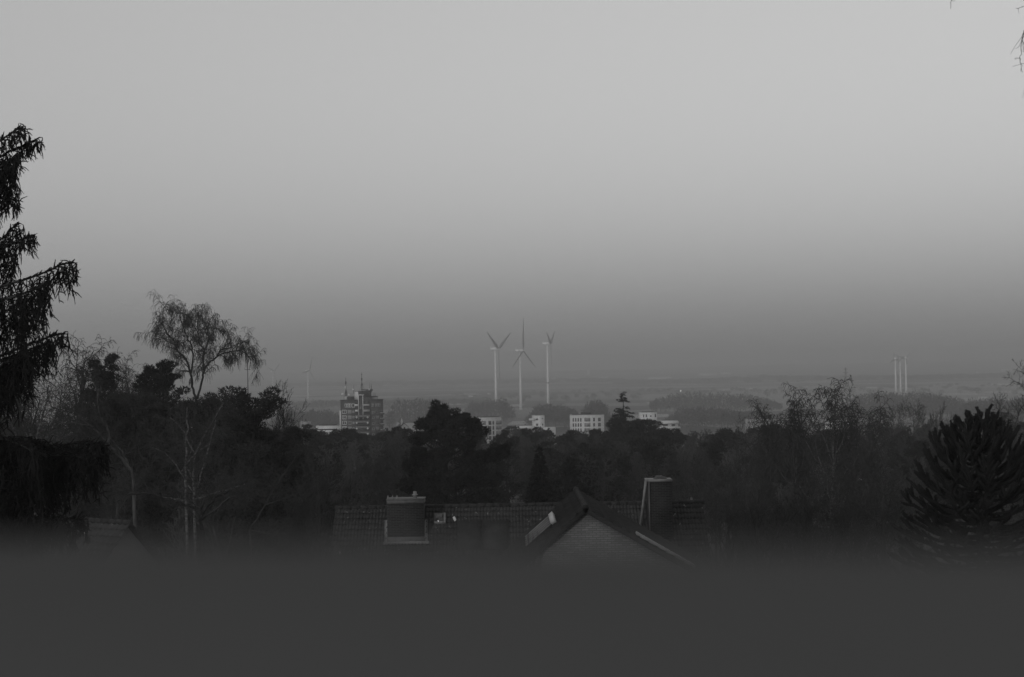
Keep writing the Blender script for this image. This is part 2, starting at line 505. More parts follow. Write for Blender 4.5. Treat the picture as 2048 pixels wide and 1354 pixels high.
# ------------------------------------------------------------------ long tiled house
def tile_sheet(mb, o, u, s, width, length, pitch=.15, row=.34, amp=.03, step=.055):
    """interlocking double-wave tiles: o = ridge corner, u along the ridge, s down the slope"""
    o, u, s = np.array(o, float), np.array(u, float), np.array(s, float)
    nn = np.cross(u, s); nn = nn if nn[2] > 0 else -nn
    q = np.arange(0, width + 1e-6, pitch / 4)
    wv = amp * np.sin(q / pitch * 2 * math.pi)
    nr = int(length / row)
    rng = np.random.default_rng(7)
    nq = len(q)
    for r in range(nr):
        jit = np.repeat(rng.normal(0, .004, nq // 8 + 2), 8)[:nq]
        rows = [(r * row, 0.0), ((r + 1) * row + .02, step), ((r + 1) * row + .02, -.01)]
        V = np.concatenate([o + q[:, None] * u + a * s + (wv + b + jit)[:, None] * nn for a, b in rows])
        i = np.arange(nq - 1)
        F = np.concatenate([np.stack([i + k * nq, i + 1 + k * nq, i + 1 + (k + 1) * nq, i + (k + 1) * nq], 1) for k in range(2)])
        mb.add(V, F)

def ridge_tiles(mb, a, b, r=.12, n=None):
    a, b = np.array(a, float), np.array(b, float)
    L = np.linalg.norm(b - a); n = n or int(L / .38)
    for i in range(n):
        p, q = a + (b - a) * (i / n), a + (b - a) * ((i + 1.06) / n)
        mb.tube([p, q], [r, r * .93], 8)

RD = 66.0
A, B = at(672, 1017.5, RD), at(1405, 1003, RD)
rz_ = (A[2] + B[2]) / 2
gh = gz(0, 62) - .3
house = thing('tiled_house', 'long dark house roofed in double-wave tiles with two brick chimneys', 'house', (A[0], RD, gh))
hw, pit = B[0] - A[0], rad(40)
hz = rz_ - gh
sl = np.array((0, -math.cos(pit), -math.sin(pit)))
rb = MB()
tile_sheet(rb, (0, 0, hz), (1, 0, 0), sl, hw, 6.6)
tile_sheet(rb, (0, 0, hz), (1, 0, 0), sl * (1, -1, 1), hw, 6.6)
roof = rb.build('roof', M_['tile'], house, smooth=False)
m = MB(); ridge_tiles(m, (-.05, 0, hz + .0), (hw + .05, 0, hz + .0), .11); m.build('ridge', M_['tile_dark'], roof, smooth=True)
ev = 6.4 * math.cos(pit)
ez = hz - 6.4 * math.sin(pit)
m = MB()
m = MB()
m.box((hw / 2, 0, (ez + .3) / 2), (hw - .5, 2 * ev - 1.0, ez + .3))
for x in (.45, hw - .45):      # gable triangles
    m.add([(x - .18, -ev + .5, ez + .3), (x - .18, ev - .5, ez + .3), (x - .18, 0, hz - .25), (x + .18, -ev + .5, ez + .3), (x + .18, ev - .5, ez + .3), (x + .18, 0, hz - .25)], [(0, 1, 4, 3), (1, 2, 5, 4), (2, 0, 3, 5)])
    m.f.append(np.array([[m.n - 6, m.n - 4, m.n - 5], [m.n - 3, m.n - 2, m.n - 1]]))
m.build('wall', M_['brick_dark'], house)
for x in (3.0, 6.2, 11.0, 14.0):
    f = MB()
    for c, s_ in (((x - .62, -ev + .46, 1.9), (.08, .1, 1.3)), ((x + .62, -ev + .46, 1.9), (.08, .1, 1.3)), ((x, -ev + .46, 2.59), (1.32, .1, .08)), ((x, -ev + .46, 1.21), (1.32, .1, .08))):
        f.box(c, s_)
    fr = f.build('window', M_['white'], house)
    MB().box((x, -ev + .49, 1.9), (1.15, .04, 1.3)).build('pane', M_['glass'], fr)
g_ = MB(); g_.tube([(-.1, -ev - .06, ez - .08), (hw + .1, -ev - .06, ez - .08)], .07, 8); g_.build('gutter', M_['zinc'], house, smooth=True)

def on_roof(px, py):
    """point of the front slope seen at the pixel, in the house's own space"""
    a = at(px, py, 50.0); o = np.array((0, 0, CAM_Z)); dirv = (a - o) / 50.0
    # z = rz_ - tan(pit) * (RD - y)
    tp = math.tan(pit)
    y = (CAM_Z - rz_ + tp * RD) / (tp - dirv[2])
    return o + dirv * y - np.array((A[0], RD, gh))
def on_depth(px, py, y_local):
    return at(px, py, RD + y_local) - np.array((A[0], RD, gh))

# wide chimney
b0, b1 = on_roof(776, 1084), on_roof(848, 1083)
yc = b0[1]
top = on_depth(810, 999, yc)[2]
cx, cw = (b0[0] + b1[0]) / 2, b1[0] - b0[0]
m = MB(); m.box((cx, yc + .45, (top - .2 + b0[2] - .6) / 2), (cw, .9, top - .2 - b0[2] + .6)); ch = m.build('chimney', M_['brick_dark'], house)
m = MB(); m.box((cx, yc + .45, top - .1), (cw + .06, .98, .17)); m.box((cx, yc + .45, top + .005), (cw + .1, 1.03, .05)); m.build('cap', M_['lead'], ch)
m = MB()
px_ = on_depth(830, 990, yc + .3)[0]
m.tube([(px_, yc + .3, top), (px_, yc + .3, top + .14), (px_, yc + .3, top + .16), (px_, yc + .3, top + .2), (px_, yc + .3, top + .22), (px_, yc + .3, top + .33)], [.1, .09, .14, .14, .08, .08], 10)
m.build('chimney_pot', M_['zinc'], ch, smooth=True)
for q, hh in ((776, .17), (785, .15), (794, .17)):
    x = on_depth(q, 990, yc + .2)[0]
    m = MB(); m.tube([(x, yc + .2, top), (x, yc + .2, top + hh)], .03, 6); m.tube([(x, yc + .2, top + hh * .3), (x, yc + .2, top + hh * .5)], .05, 6); m.build('vent', M_['zinc'], ch)
m = MB()
nn = np.array((0, -math.sin(pit), math.cos(pit)))
def strip(mb, p, q, wd, th=.02, lift=.06):
    p, q = np.array(p) + nn * lift, np.array(q) + nn * lift
    d = (q - p) / np.linalg.norm(q - p); s_ = np.cross(d, nn) * wd / 2
    b = [p - s_, p + s_, q + s_, q - s_]
    mb.add([tuple(v) for v in b] + [tuple(v - nn * th * 3) for v in b], [(0, 1, 2, 3), (4, 5, 6, 7), (0, 1, 5, 4), (1, 2, 6, 5), (2, 3, 7, 6), (3, 0, 4, 7)])
strip(m, on_roof(771.5, 1042), on_roof(771.5, 1091), .15); strip(m, on_roof(852.5, 1041), on_roof(852.5, 1090), .14); strip(m, on_roof(766, 1088.5), on_roof(858, 1087), .17, lift=.075)
m.build('flashing', M_['zinc'], roof)
m = MB()
fz = (b0[2] + on_depth(812, 1075, yc)[2]) / 2
m.box((cx, yc - .012, b0[2] + .05), (cw + .02, .03, .34)); m.build('apron', M_['lead'], ch)

# narrow chimney with leaning stay
b0, b1 = on_roof(1298, 1082), on_roof(1346, 1081)
yc = b0[1]; top = on_depth(1320, 958, yc)[2]
cx, cw = (b0[0] + b1[0]) / 2, b1[0] - b0[0]
m = MB(); m.box((cx, yc + .45, (top - .1 + b0[2] - .6) / 2), (cw, .9, top - .1 - b0[2] + .6)); ch = m.build('chimney', M_['brick_dark'], house)
m = MB(); m.box((cx - .03, yc + .45, top - .07), (cw + .1, 1.0, .1)); m.build('cap', M_['zinc'], ch)
m = MB(); m.tube([(cx - .25, yc + .4, top - .02), (cx + .02, yc + .4, top + .06), (cx + .35, yc + .4, top + .0)], [.05, .07, .05], 8)
m.box((cx, yc + .4, top + .09), (.3, .3, .05)); m.build('cowl', M_['lead'], ch)
p0, p1 = on_depth(1292, 959, yc - .05), on_roof(1280, 1056)
m = MB(); m.tube([p0, p0 + (p1 - p0) * .5 + (.01, 0, 0), p1], .06, 8); m.build('stay_pipe', M_['zinc'], ch, smooth=True)
m = MB(); x = on_depth(1298, 980, yc)[0]; m.tube([(x - .0, yc - .05, top - .1), (x, yc - .05, b0[2])], .035, 6); m.build('downpipe', M_['lead'], ch)

# roof window, vent, dark absorber panels
def slope_box(mb, px0, px1, py0, py1, th, lift):
    c = [on_roof(px0, py0), on_roof(px1, py0 - (px1 - px0) * .0166), on_roof(px1, py1 - (px1 - px0) * .0166), on_roof(px0, py1)]
    lo = [tuple(v + nn * (lift - th)) for v in c]; hi = [tuple(v + nn * lift) for v in c]
    mb.add(hi + lo, [(0, 1, 2, 3), (4, 7, 6, 5), (0, 4, 5, 1), (1, 5, 6, 2), (2, 6, 7, 3), (3, 7, 4, 0)])
m = MB(); slope_box(m, 868, 891.5, 1029, 1049, .16, .1)
sk = m.build('roof_window', M_['lead'], house)
m = MB(); slope_box(m, 871, 887, 1031, 1045.5, .02, .112); m.build('pane', M_['glass'], sk)
m = MB(); slope_box(m, 887.5, 891.5, 1029, 1049, .02, .125); m.build('frame', M_['zinc'], sk)
m = MB(); slope_box(m, 868, 887, 1046, 1049, .02, .122); m.build('frame', M_['zinc'], sk)
m = MB(); a = on_roof(913, 1043); b_ = on_depth(907.5, 1034, a[1] - .05); m.tube([a - nn * .1, b_], [.07, .06], 8); m.build('vent_pipe', M_['white'], house, smooth=True)
for q0, q1 in ((913, 962), (965, 1017)):
    m = MB(); slope_box(m, q0, q1, 1041, 1100, .08, .06); pn = m.build('absorber_panel', M_['solar'], house)
    for k in (q0, q1 - 1.2):
        m = MB(); slope_box(m, k, k + 1.2, 1041, 1100, .03, .075); m.build('frame', M_['wood_dark'], pn)

# ------------------------------------------------------------------ gabled brick house in front of it
GD = 48.0
ap = at(1171, 1017, GD)
g0 = gz(ap[0], 51) - .3
gab = thing('gabled_house', 'pale brick gable of a steep house with tube collector beside its verge', 'house', (ap[0], GD, g0))
az_ = ap[2] - g0
aL, aR = math.atan2(85, 101), math.atan2(120 - 3, 199)
dL, dR = np.array((-math.cos(aL), 0, -math.sin(aL))), np.array((math.cos(aR), 0, -math.sin(aR)))
LL, LR, DEP = 4.6, 5.6, 7.3
apx = np.array((0, 0, az_))
rb = MB()
tile_sheet(rb, apx, (0, 1, 0), dL, DEP, LL)
tile_sheet(rb, apx, (0, 1, 0), dR, DEP, LR)
gr = rb.build('roof', M_['tile_dark'], gab)
m = MB(); ridge_tiles(m, apx + (0, -.04, .02), apx + (0, DEP, .02), .12); m.build('ridge', M_['tile_dark'], gr, smooth=True)
m = MB()
for d, L in ((dL, LL), (dR, LR)):     # verge boards and soffit
    nv = np.array((-d[2], 0, d[0])); nv = nv if nv[2] > 0 else -nv
    for y0, y1, a, b_ in ((-.04, -.0, -.13, .03), (-.0, .16, -.12, -.06)):
        c = [apx + nv * b_, apx + d * L + nv * b_, apx + d * L + nv * a, apx + nv * a]
        m.prism([(v[0], v[2]) for v in c], y0, y1)
m.build('verge', M_['wood_dark'], gr)
wl, wr = apx + dL * (LL - .5), apx + dR * (LR - .5)
zb = min(wl[2], wr[2])
m = MB()
m.prism([(wl[0], 0), (wr[0], 0), (wr[0], wr[2] - .1), (0, az_ - .1), (wl[0], wl[2] - .1)], .14, DEP - .1)
m.build('wall', M_['brick'], gab)
f = MB()
for c, s_ in (((.1 - .6, .12, 2.2), (.08, .1, 1.4)), ((.1 + .6, .12, 2.2), (.08, .1, 1.4)), ((.1, .12, 2.94), (1.28, .1, .08)), ((.1, .12, 1.46), (1.28, .1, .08))):
    f.box(c, s_)
fr = f.build('window', M_['white'], gab); MB().box((.1, .135, 2.2), (1.12, .04, 1.4)).build('pane', M_['glass'], fr)
# tube collector on the steep slope
nL = np.array((dL[2], 0, -dL[0])); nL = nL if nL[2] > 0 else -nL
def on_left(px, py):
    a = at(px, py, 50.0); o = np.array((0, 0, CAM_Z)); dv = (a - o) / 50.0
    p0 = apx + np.array((ap[0], GD, g0))
    tt = np.dot(p0 - o, nL) / np.dot(dv, nL)
    return o + dv * tt - np.array((ap[0], GD, g0))
c0, c1, c2 = on_left(1107, 1033), on_left(1114.5, 1046.5), on_left(1056, 1090)
y0, y1 = min(c0[1], c1[1]), max(c0[1], c1[1])
s0 = np.dot(c0 - apx, dL); s1 = min(np.dot(c2 - apx, dL), LL - .3)
m = MB()
hb = [apx + dL * (a) + nL * b_ for a, b_ in ((s0, .04), (s1, .04), (s1, .07), (s0, .07))]
m.prism([(v[0], v[2]) for v in hb], y0, y1); col = m.build('tube_collector', M_['solar'], gab)
for i in range(5):
    y = y0 + .09 + (y1 - y0 - .18) * i / 4
    MB().tube([apx + dL * s0 + (0, y, 0) + nL * .13, apx + dL * s1 + (0, y, 0) + nL * .13], .03, 6).build('tube', M_['render_grey'], col, smooth=True)
m = MB()
hb = [apx + dL * (s0 + a) + nL * b_ for a, b_ in ((-.08, .05), (.1, .05), (.1, .19), (-.08, .19))]
m.prism([(v[0], v[2]) for v in hb], y0, y1); m.build('header_box', M_['white'], col)
# pale sheet on the flatter slope
nR = np.array((-dR[2], 0, dR[0])); nR = nR if nR[2] > 0 else -nR
m = MB()
hb = [apx + dR * a + nR * b_ for a, b_ in ((1.95, .05), (4.2, .05), (4.2, .14), (1.95, .14))]
m.prism([(v[0], v[2]) for v in hb], .12, .75); m.build('metal_sheet', M_['zinc'], gab)

# ------------------------------------------------------------------ small gabled house half hidden by the parapet
sd = 55.0
pa = at(262, 1046, sd); g1 = gz(pa[0], sd) - .3
sh = thing('gabled_house', 'small plain house with a pale gable under the bare birches', 'house', (pa[0], sd, g1), rad(58))
hz1 = pa[2] - g1
m = MB(); m.prism([(-2.6, 0), (2.6, 0), (2.6, hz1 - 2.75), (0, hz1 - .12), (-2.6, hz1 - 2.75)], .25, 7); m.build('wall', M_['stucco'], sh)
rf = MB()
for s_ in (-1, 1):
    d = np.array((s_ * .69, 0, -.724)); nv = np.array((s_ * .724, 0, .69))
    tile_sheet(rf, (0, 0, hz1), (0, 1, 0), d, 7.3, 4.1, pitch=.3)
rr_ = rf.build('roof', M_['tile'], sh)
m = MB(); ridge_tiles(m, (0, 0, hz1), (0, 7.3, hz1)); m.build('ridge', M_['tile_dark'], rr_, smooth=True)

# ------------------------------------------------------------------ tower block
TD = 720.0
tp = at(723, 800, TD); tg = gz(tp[0], TD) - .5
tower = thing('tower_block', 'tall dark brick apartment tower with masts and dishes on its stepped roof', 'tower block', (tp[0], TD, tg))
def tl(px, py, dy=0.0):
    p = at(px, py, TD + dy); return p[0] - tp[0], p[2] - tg
pxm = TD / FPX
zr, zc = tl(695, 801.5)[1], tl(722, 782)[1]
wings = {}
for key, (pxa, pxb, yaw, dep) in {'a': (680, 711, rad(-24), 14), 'b': (742, 765.5, rad(28), 14)}.items():
    xa, xb = tl(pxa, 801)[0], tl(pxb, 801)[0]
    wd = (xb - xa) / math.cos(yaw)
    Mx = Matrix.Translation(((xa + xb) / 2, 0, 0)) @ Matrix.Rotation(yaw, 4, 'Z')
    wings[key] = (Mx, wd)
    m = MB(); m.box((0, dep / 2, zr / 2), (wd, dep, zr), M=Mx)
    wg = m.build('wing', M_['tower_brick'], tower)
    m = MB(); m.box((0, dep / 2, zr + .25), (wd + .3, dep + .3, .5), M=Mx); m.build('roof_edge', M_['dark'], wg)
m = MB(); m.plan([(-3.6, 1.5), (-1.3, -2.2), (2.6, -2.2), (4.7, 1.5), (4.7, 12), (-3.6, 12)], 0, zc - 3.0)
core = m.build('core', M_['tower_brick'], tower)
m = MB(); m.plan([(-3.4, 1.0), (-1.3, -2.0), (1.4, -2.0), (4.0, 1.5), (4.0, 10), (-3.4, 10)], zc - 3.1, zc); m.build('lift_house', M_['dark'], core)
m = MB(); m.plan([(-3.75, .9), (-1.35, -2.35), (2.0, -2.35), (2.0, 9), (-3.75, 9)], zc + .0, zc + .25); m.build('lift_roof', M_['render_grey'], core)
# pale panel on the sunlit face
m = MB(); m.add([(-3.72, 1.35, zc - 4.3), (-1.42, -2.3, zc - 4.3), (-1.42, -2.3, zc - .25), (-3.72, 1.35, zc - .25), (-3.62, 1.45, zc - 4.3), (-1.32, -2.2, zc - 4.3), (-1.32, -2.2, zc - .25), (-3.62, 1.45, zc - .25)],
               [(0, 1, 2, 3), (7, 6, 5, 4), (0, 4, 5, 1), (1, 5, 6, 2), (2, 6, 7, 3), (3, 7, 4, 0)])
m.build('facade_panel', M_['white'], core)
# stair glazing with two pale mullions
MB().box((-.1, -2.26, zc - 9.0), (2.0, .1, 13.5)).build('stair_glazing', M_['glass'], core)
for x in (-1.22, .92):
    MB().box((x, -2.36, zc - 8.0), (.3, .3, 12.5)).build('mullion', M_['white'], core)
MB().box((-.1, -2.42, zc - 1.95), (3.2, .3, .45)).build('stair_band', M_['white'], core)
FH = 11.05 * pxm
zb0 = tl(725, 832)[1]
for i in range(-4, 4):
    zb = zb0 - i * FH + 0.0
    if i < 0 and i < -2: continue
    if i < 0:       # upper floors: a balcony each side of the glazing
        for (xa, xb, k) in ((-3.0, -1.4, 'white'), (1.2, 4.3, 'render_grey')):
            bq = MB().box(((xa + xb) / 2, -2.5, zb), (xb - xa, 1.0, 1.0)).build('balcony', M_[k], tower)
            MB().box(((xa + xb) / 2, -2.255, zb + 1.2), ((xb - xa) * .8, .06, 1.4)).build('pane', M_['glass'], bq)
    else:
        bq = MB().box((.75, -3.1, zb), (7.2, 1.8, 1.15)).build('balcony', M_['stucco'], tower)
        MB().box((.75, -2.27, zb + 1.35), (6.0, .06, 1.5)).build('pane', M_['glass'], bq)
        for x in (-2.1, 3.4):
            m = MB(); a = np.linspace(0, 1, 5)
            m.tube([(x, -4.0, zb - .55), (x, -4.12, zb - .55), (x, -4.28, zb - .55)], [.2, .42, .5], 12)
            m.build('satellite_dish', M_['white'], bq, smooth=True)
# pale corner strip, windows
Mx, wd = wings['a']
MB().box((-wd / 2 + .15, -.35, zr - 3.9 - 8), (.7, .7, 14), M=Mx).build('corner_strip', M_['white'], tower)
def twin(Mx, x, z, w_, h_, frame, pane, cross=0):
    f = MB()
    for c, s_ in (((x - w_ / 2, -.08, z), (.22, .16, h_ + .2)), ((x + w_ / 2, -.08, z), (.22, .16, h_ + .2)), ((x, -.08, z + h_ / 2), (w_, .14, .2)), ((x, -.08, z - h_ / 2), (w_, .2, .26))):
        f.box(c, s_, M=Mx)
    for k in range(cross):
        f.box((x - w_ / 2 + w_ * (k + 1) / (cross + 1), -.07, z), (.16, .12, h_), M=Mx)
    fr = f.build('window', M_[frame], tower)
    MB().box((x, -.03, z), (w_, .06, h_), M=Mx).build('pane', M_[pane], fr)
zt0 = tl(695, 811)[1]
for k, (u, ww) in enumerate(((-.18, .9), (-.02, .9), (.12, .9), (.33, 1.5))):
    twin(Mx, u * wd + .4, zt0, ww, 1.7, 'render', 'glass')
for r in range(5):
    z = tl(695, 823.5)[1] - r * FH
    twin(Mx, -.24 * wd, z, 2.3, 1.7, 'render', 'glass', 1 + (r % 2))
    twin(Mx, .12 * wd, z, 1.9, 1.5, 'render_grey', 'curtain' if r != 2 else 'glass', r % 3)
    twin(Mx, .38 * wd, z, .9, 1.0, 'render_grey', 'curtain')
Mx, wd = wings['b']
for u, ww in ((-.35, .9), (-.1, .5), (.06, .6), (.2, .6)):
    twin(Mx, u * wd, zt0, ww, 1.4, 'render_grey', 'curtain' if ww == .9 else 'glass')
for r in range(5):
    z = tl(752, 823.5)[1] - r * FH
    twin(Mx, -.32 * wd, z - .2, 1.1, .9, 'render_grey', 'glass')
    twin(Mx, .02 * wd, z, 1.7, 1.6, 'stucco', 'curtain' if r % 2 else 'glass', 1)
    bq = MB().box((.37 * wd, -.6, z - 1.0), (1.9, 1.3, .95), M=Mx).build('balcony', M_['tower_brick'], tower)
    MB().box((.37 * wd, -.6, z - .48), (2.0, 1.4, .1), M=Mx).build('rail', M_['render'], bq)
    MB().box((.37 * wd, -.04, z + .3), (1.6, .08, 1.6), M=Mx).build('pane', M_['glass'], bq)
MB().box((wd / 2 - .1, 1.0, zr - 14), (.7, .7, 16), M=Mx).build('corner_strip', M_['render_grey'], tower)
# roof gear
def mast(px, pyb, pyt, r=.16, steps=(), dish=None, dy=5.0, guys=True):
    x, zt = tl(px, pyt, dy); zb = tl(px, pyb, dy)[1]
    mm = MB(); L = zt - zb
    mm.tube([(x, dy, zb - 1), (x, dy, zb + L * .35), (x, dy, zb + L * .36), (x, dy, zb + L * .75), (x, dy, zt)], [r * 1.6, r * 1.5, r, r * .8, r * .35], 6)
    for f, rr, hh in steps:
        mm.tube([(x, dy, zb + L * f), (x, dy, zb + L * f + hh)], rr, 8)
    if guys:
        for k in range(3):
            a = k * 2.1 + .5
            mm.tube([(x, dy, zb + L * .5), (x + math.cos(a) * 1.5, dy + math.sin(a) * 1.5, zb - .3)], .06, 4)
    return mm.build('roof_mast', M_['steel'], tower)
ma = mast(691.5, 797, 755, .26, ((.25, .45, 1.2), (.7, .35, 1.2)))
x, z = tl(690.8, 775, 4.6)
MB().tube([(x, 4.5, z - .9), (x, 4.5, z + .9)], .33, 8).build('antenna_panel', M_['white'], ma)
def dish(px, py, r, par, dy=4.0):
    x, z = tl(px, py, dy); mm = MB()
    mm.tube([(x, dy, z), (x - .1, dy - .35, z + .03), (x - .16, dy - .55, z + .05)], [.25 * r, .85 * r, r], 12)
    mm.build('dish', M_['white'], par, smooth=True)
dish(686, 788.5, .75, ma); dish(698.5, 789.5, .6, ma)
mb_ = mast(723.3, 782, 744, .2, ((.30, .35, .8), (.55, .3, .9), (.62, .42, .4), (.84, .25, .5)), dy=4)
mc = mast(742.5, 781, 767, .14, ((.5, .2, .5),), dy=4, guys=False); mast(739.5, 781, 765, .1, (), dy=4, guys=False)
dish(739, 779, .55, mc, 3.5)
md = mast(707.5, 783, 770, .1, (), dy=4, guys=False); dish(707, 779.5, .5, md, 2.5)
for p_ in (746.5, 748.8, 751): mast(p_, 793, 785, .07, (), dy=5, guys=False)
MB().box((tl(690, 798)[0], 5, zr + 1.2), (1.2, 1.2, 2.0)).build('roof_cabin', M_['white'], tower)
MB().box((tl(699, 799)[0], 7, zr + 1.1), (4.2, 4, 1.8)).build('roof_cabin', M_['dark'], tower)
MB().box((tl(745, 797)[0], 6, zr + .6), (4.0, 4, 2.0)).build('roof_cabin', M_['render_grey'], tower)
MB().box((tl(745.5, 793)[0], 6, tl(745, 793.5)[1]), (3.6, 5, .35)).build('canopy', M_['dark'], tower)
MB().box((tl(732, 783)[0], 5, zc + .35), (5.6, 4, .9)).build('antenna_platform', M_['steel'], tower)

# ------------------------------------------------------------------ white blocks of flats
def block(label, px0, px1, pyt, d, dep, yaw, wins, extras=(), h_extra=0, wall='white', name='apartment_block', cat='apartment block', slab=True, group=None):
    a, b_ = at(px0, pyt, d), at(px1, pyt - (px1 - px0) * .0166, d)
    xc = (a[0] + b_[0]) / 2; g0 = gz(xc, d) - .5; ht = a[2] - g0
    t = thing(name, label, cat, (xc, d, g0), rad(yaw), group)
    wd = (b_[0] - a[0]) / math.cos(rad(yaw)) - dep * abs(math.tan(rad(yaw))) * (1 if yaw else 0)
    wl = MB().box((0, dep / 2, ht / 2), (wd, dep, ht)).build('wall', M_[wall], t)
    if slab:
        MB().box((0, dep / 2, ht + .18), (wd - 2.2, dep - 2.2, .5)).build('roof', M_['dark'], t)
        MB().box((0, dep / 2, ht + .05), (wd + .15, dep + .15, .2)).build('roof_edge', M_['render_grey'], wl)
    for u, z, w_, h_, k in wins:
        f = MB().box((u * wd, -.0, ht - z), (w_, .12, h_)).build('window', M_['dark'], t)
        MB().box((u * wd, -.07, ht - z), (w_ * .86, .03, h_ * .9)).build('pane', M_[k], f)
    return t, wd, ht
wins = []
for r in range(4):
    for u, w_, k in ((-.3, 1.7, 'curtain'), (-.04, 1.8, 'glass'), (.12, 1.0, 'glass'), (.38, 3.4, 'curtain')):
        wins.append((u, 3.3 + r * 3.0, w_, 2.3, k))
t, wd, ht = block('white block of flats with flat dark roof just beside the big pine', 954, 1008.5, 835, 850, 9, 24, wins)
for r in range(4):
    MB().box((-wd / 2 - .05, 3.4, ht - 3.3 - r * 3), (.14, 1.2, 2.2)).build('window', M_['glass'], t)
wins = []
for r in range(4):
    for u, w_, k in ((-.42, .8, 'glass'), (-.345, .8, 'glass'), (-.27, .8, 'glass'), (-.195, .8, 'glass'), (.0, 3.6, 'curtain'), (.2, 1.1, 'glass'), (.36, 1.7, 'glass')):
        wins.append((u, 2.9 + r * 3.2, w_, 2.2, k))
t, wd, ht = block('white block of flats with a row of four narrow windows beside a wide recess', 1141, 1208, 830.5, 880, 12, 0, wins)
MB().box((-.03 * wd, 5, ht + 1.0), (6, 4, 1.3)).build('roof_cabin', M_['dark'], t)
t, wd, ht = block('stepped white house cluster, its cube raised above two low wings', 1067, 1092, 831, 960, 10, 12, ((-.3, 2.6, 1.4, 1.2, 'glass'), (.28, 2.2, .8, .8, 'curtain'), (-.3, 6.2, 1.6, 1.4, 'glass'), (.28, 6.2, .8, 1.2, 'glass')), wall='render')
for c, s_ in (((-9.5, 3, ht / 2 - 3.5), (11, 8, ht - 7)), ((3.5, -3, ht / 2 - 4), (12, 5, ht - 8)), ((-5.2, 1, ht - 2.6), (3.5, 4, 1.2))):
    MB().box(c, s_).build('low_wing', M_['render'], t)
for u in (-12, -9.5, -7):
    MB().box((u, -1.05, ht - 9.2), (1.1, .12, 1.3)).build('window', M_['glass'], t)
t, wd, ht = block('small pale block with two dark end windows above the bright terrace', 1281, 1315.5, 825, 900, 9, 6, ((-.36, 2.1, .7, 1.8, 'glass'), (-.18, 2.1, .8, 1.8, 'glass'), (.4, 2.1, .8, 2.0, 'glass'), (.1, 2.3, 1.0, 1.2, 'curtain')), wall='render')
MB().box((5, -5, ht / 2 - 3.6), (11, 5, ht - 7.2)).build('low_wing', M_['render_grey'], t)
t, wd, ht = block('bright low terrace with long white balcony bands below the small pale block', 1322, 1358, 841.5, 820, 8, 8, ((-.3, 2.5, 3, 1.2, 'glass'), (.2, 2.6, 2, 1.2, 'glass')))
MB().box((0, -.9, ht - 1.2), (wd + .2, 1.6, 1.2)).build('balcony', M_['white'], t)
MB().box((-1.2, -1.4, ht - 4.1), (wd + 4, 2.2, 1.0)).build('balcony', M_['white'], t)
wins = [(-.47 + .94 * k / 11, 1.5, 1.0, 1.1, 'glass') for k in range(12)] + [(-.47 + .94 * k / 11, 4.4, 1.2, 1.3, 'glass') for k in range(12)]
block('long low white building glimpsed through the twigs of the drooping birches', 1495, 1602, 839.5, 780, 9, 0, wins, slab=True, wall='render_grey')
block('low pale flat hall at the foot of the tower block', 632, 676, 852, 640, 9, 0, ((-.2, 1.6, 8, .5, 'glass'), (.3, 1.6, 3, .5, 'glass')), wall='render')
t, wd, ht = block('little white house with a roof pot, at the wood edge near the tower block', 601, 618, 844, 610, 6, 0, ((-.2, 1.4, .9, 1.0, 'glass'),), wall='render_grey')
MB().tube([(0, 3, ht), (0, 3, ht + 1.2)], [.35, .25], 8).build('chimney', M_['dark'], t)
block('grey flat building behind the trees next to the tower block', 793, 841, 846.5, 830, 9, 0, [(u, 2.4, 1.2, 1.3, 'glass') for u in (-.4, -.25, .2, .4)], wall='render_grey')

def gable_house(label, px, py, d, wd, dep, yaw, wall='render', roofm='tile_dark', rise=None, name='house', cat='house', group=None, chim=False):
    p = at(px, py, d); g0 = gz(p[0], d) - .4; ht = p[2] - g0
    rise = rise or wd * .42
    t = thing(name, label, cat, (p[0], d, g0), rad(yaw), group)
    MB().prism([(-wd / 2, 0), (wd / 2, 0), (wd / 2, ht - rise), (0, ht - .1), (-wd / 2, ht - rise)], .2, dep - .2).build('wall', M_[wall], t)
    rf = MB()
    for s_ in (-1, 1):
        rf.prism([(0, ht), (s_ * (wd / 2 + .35), ht - rise * (1 + .7 / wd)), (s_ * (wd / 2 + .35), ht - rise * (1 + .7 / wd) + .18), (0, ht + .18)][::s_], 0, dep)
    ro = rf.build('roof', M_[roofm], t)
    if chim:
        MB().box((wd * .15, dep * .5, ht), (.7, .7, 1.8)).build('chimney', M_['brick_dark'], ro)
    f = MB().box((0, .17, ht - rise - .6), (1.1, .1, 1.2)).build('window', M_['render'], t)
    MB().box((0, .11, ht - rise - .6), (.9, .04, 1.0)).build('pane', M_['glass'], f)
    return t
t = gable_house('white gabled house with a pointed turret at the wood edge', 809, 847, 760, 4.2, 8, 20, 'white')
_tz = at(806, 836, 760)[2] - t.location[2]
MB().tube([(-.7, 3, 12), (-.7, 3, _tz - 1.8), (-.7, 3, _tz)], [.55, .55, .02], 6).build('turret', M_['render'], t)
gable_house('house with a pale roof under the tall drooping birches', 1720, 941, 235, 6.5, 9, 62, 'render', 'zinc', chim=True)
gable_house('low house with a thin bright roof edge beside the monkey puzzle tree', 1768, 952, 240, 6, 8, 65, 'stucco', 'lead')
gable_house('grey walled house half hidden behind the birch trunk', 1704, 972, 190, 7, 8, 15, 'stucco', 'tile')
gable_house('house with bright white roof showing above the bare branches', 1698, 841, 560, 7, 9, 70, 'render_grey', 'render')
gable_house('tiny white shed wall shining between the dark trees', 587, 1005, 235, 1.9, 4, 10, 'render', 'tile_dark')
gable_house('pale garden house peeping over the tiled ridge near the cone tree', 1122, 986, 235, 2.4, 4, -10, 'render', 'lead')
gable_house('low pale row house between the big pine and the cone tree', 1020, 964, 210, 6, 8, 80, 'render_grey', 'lead')
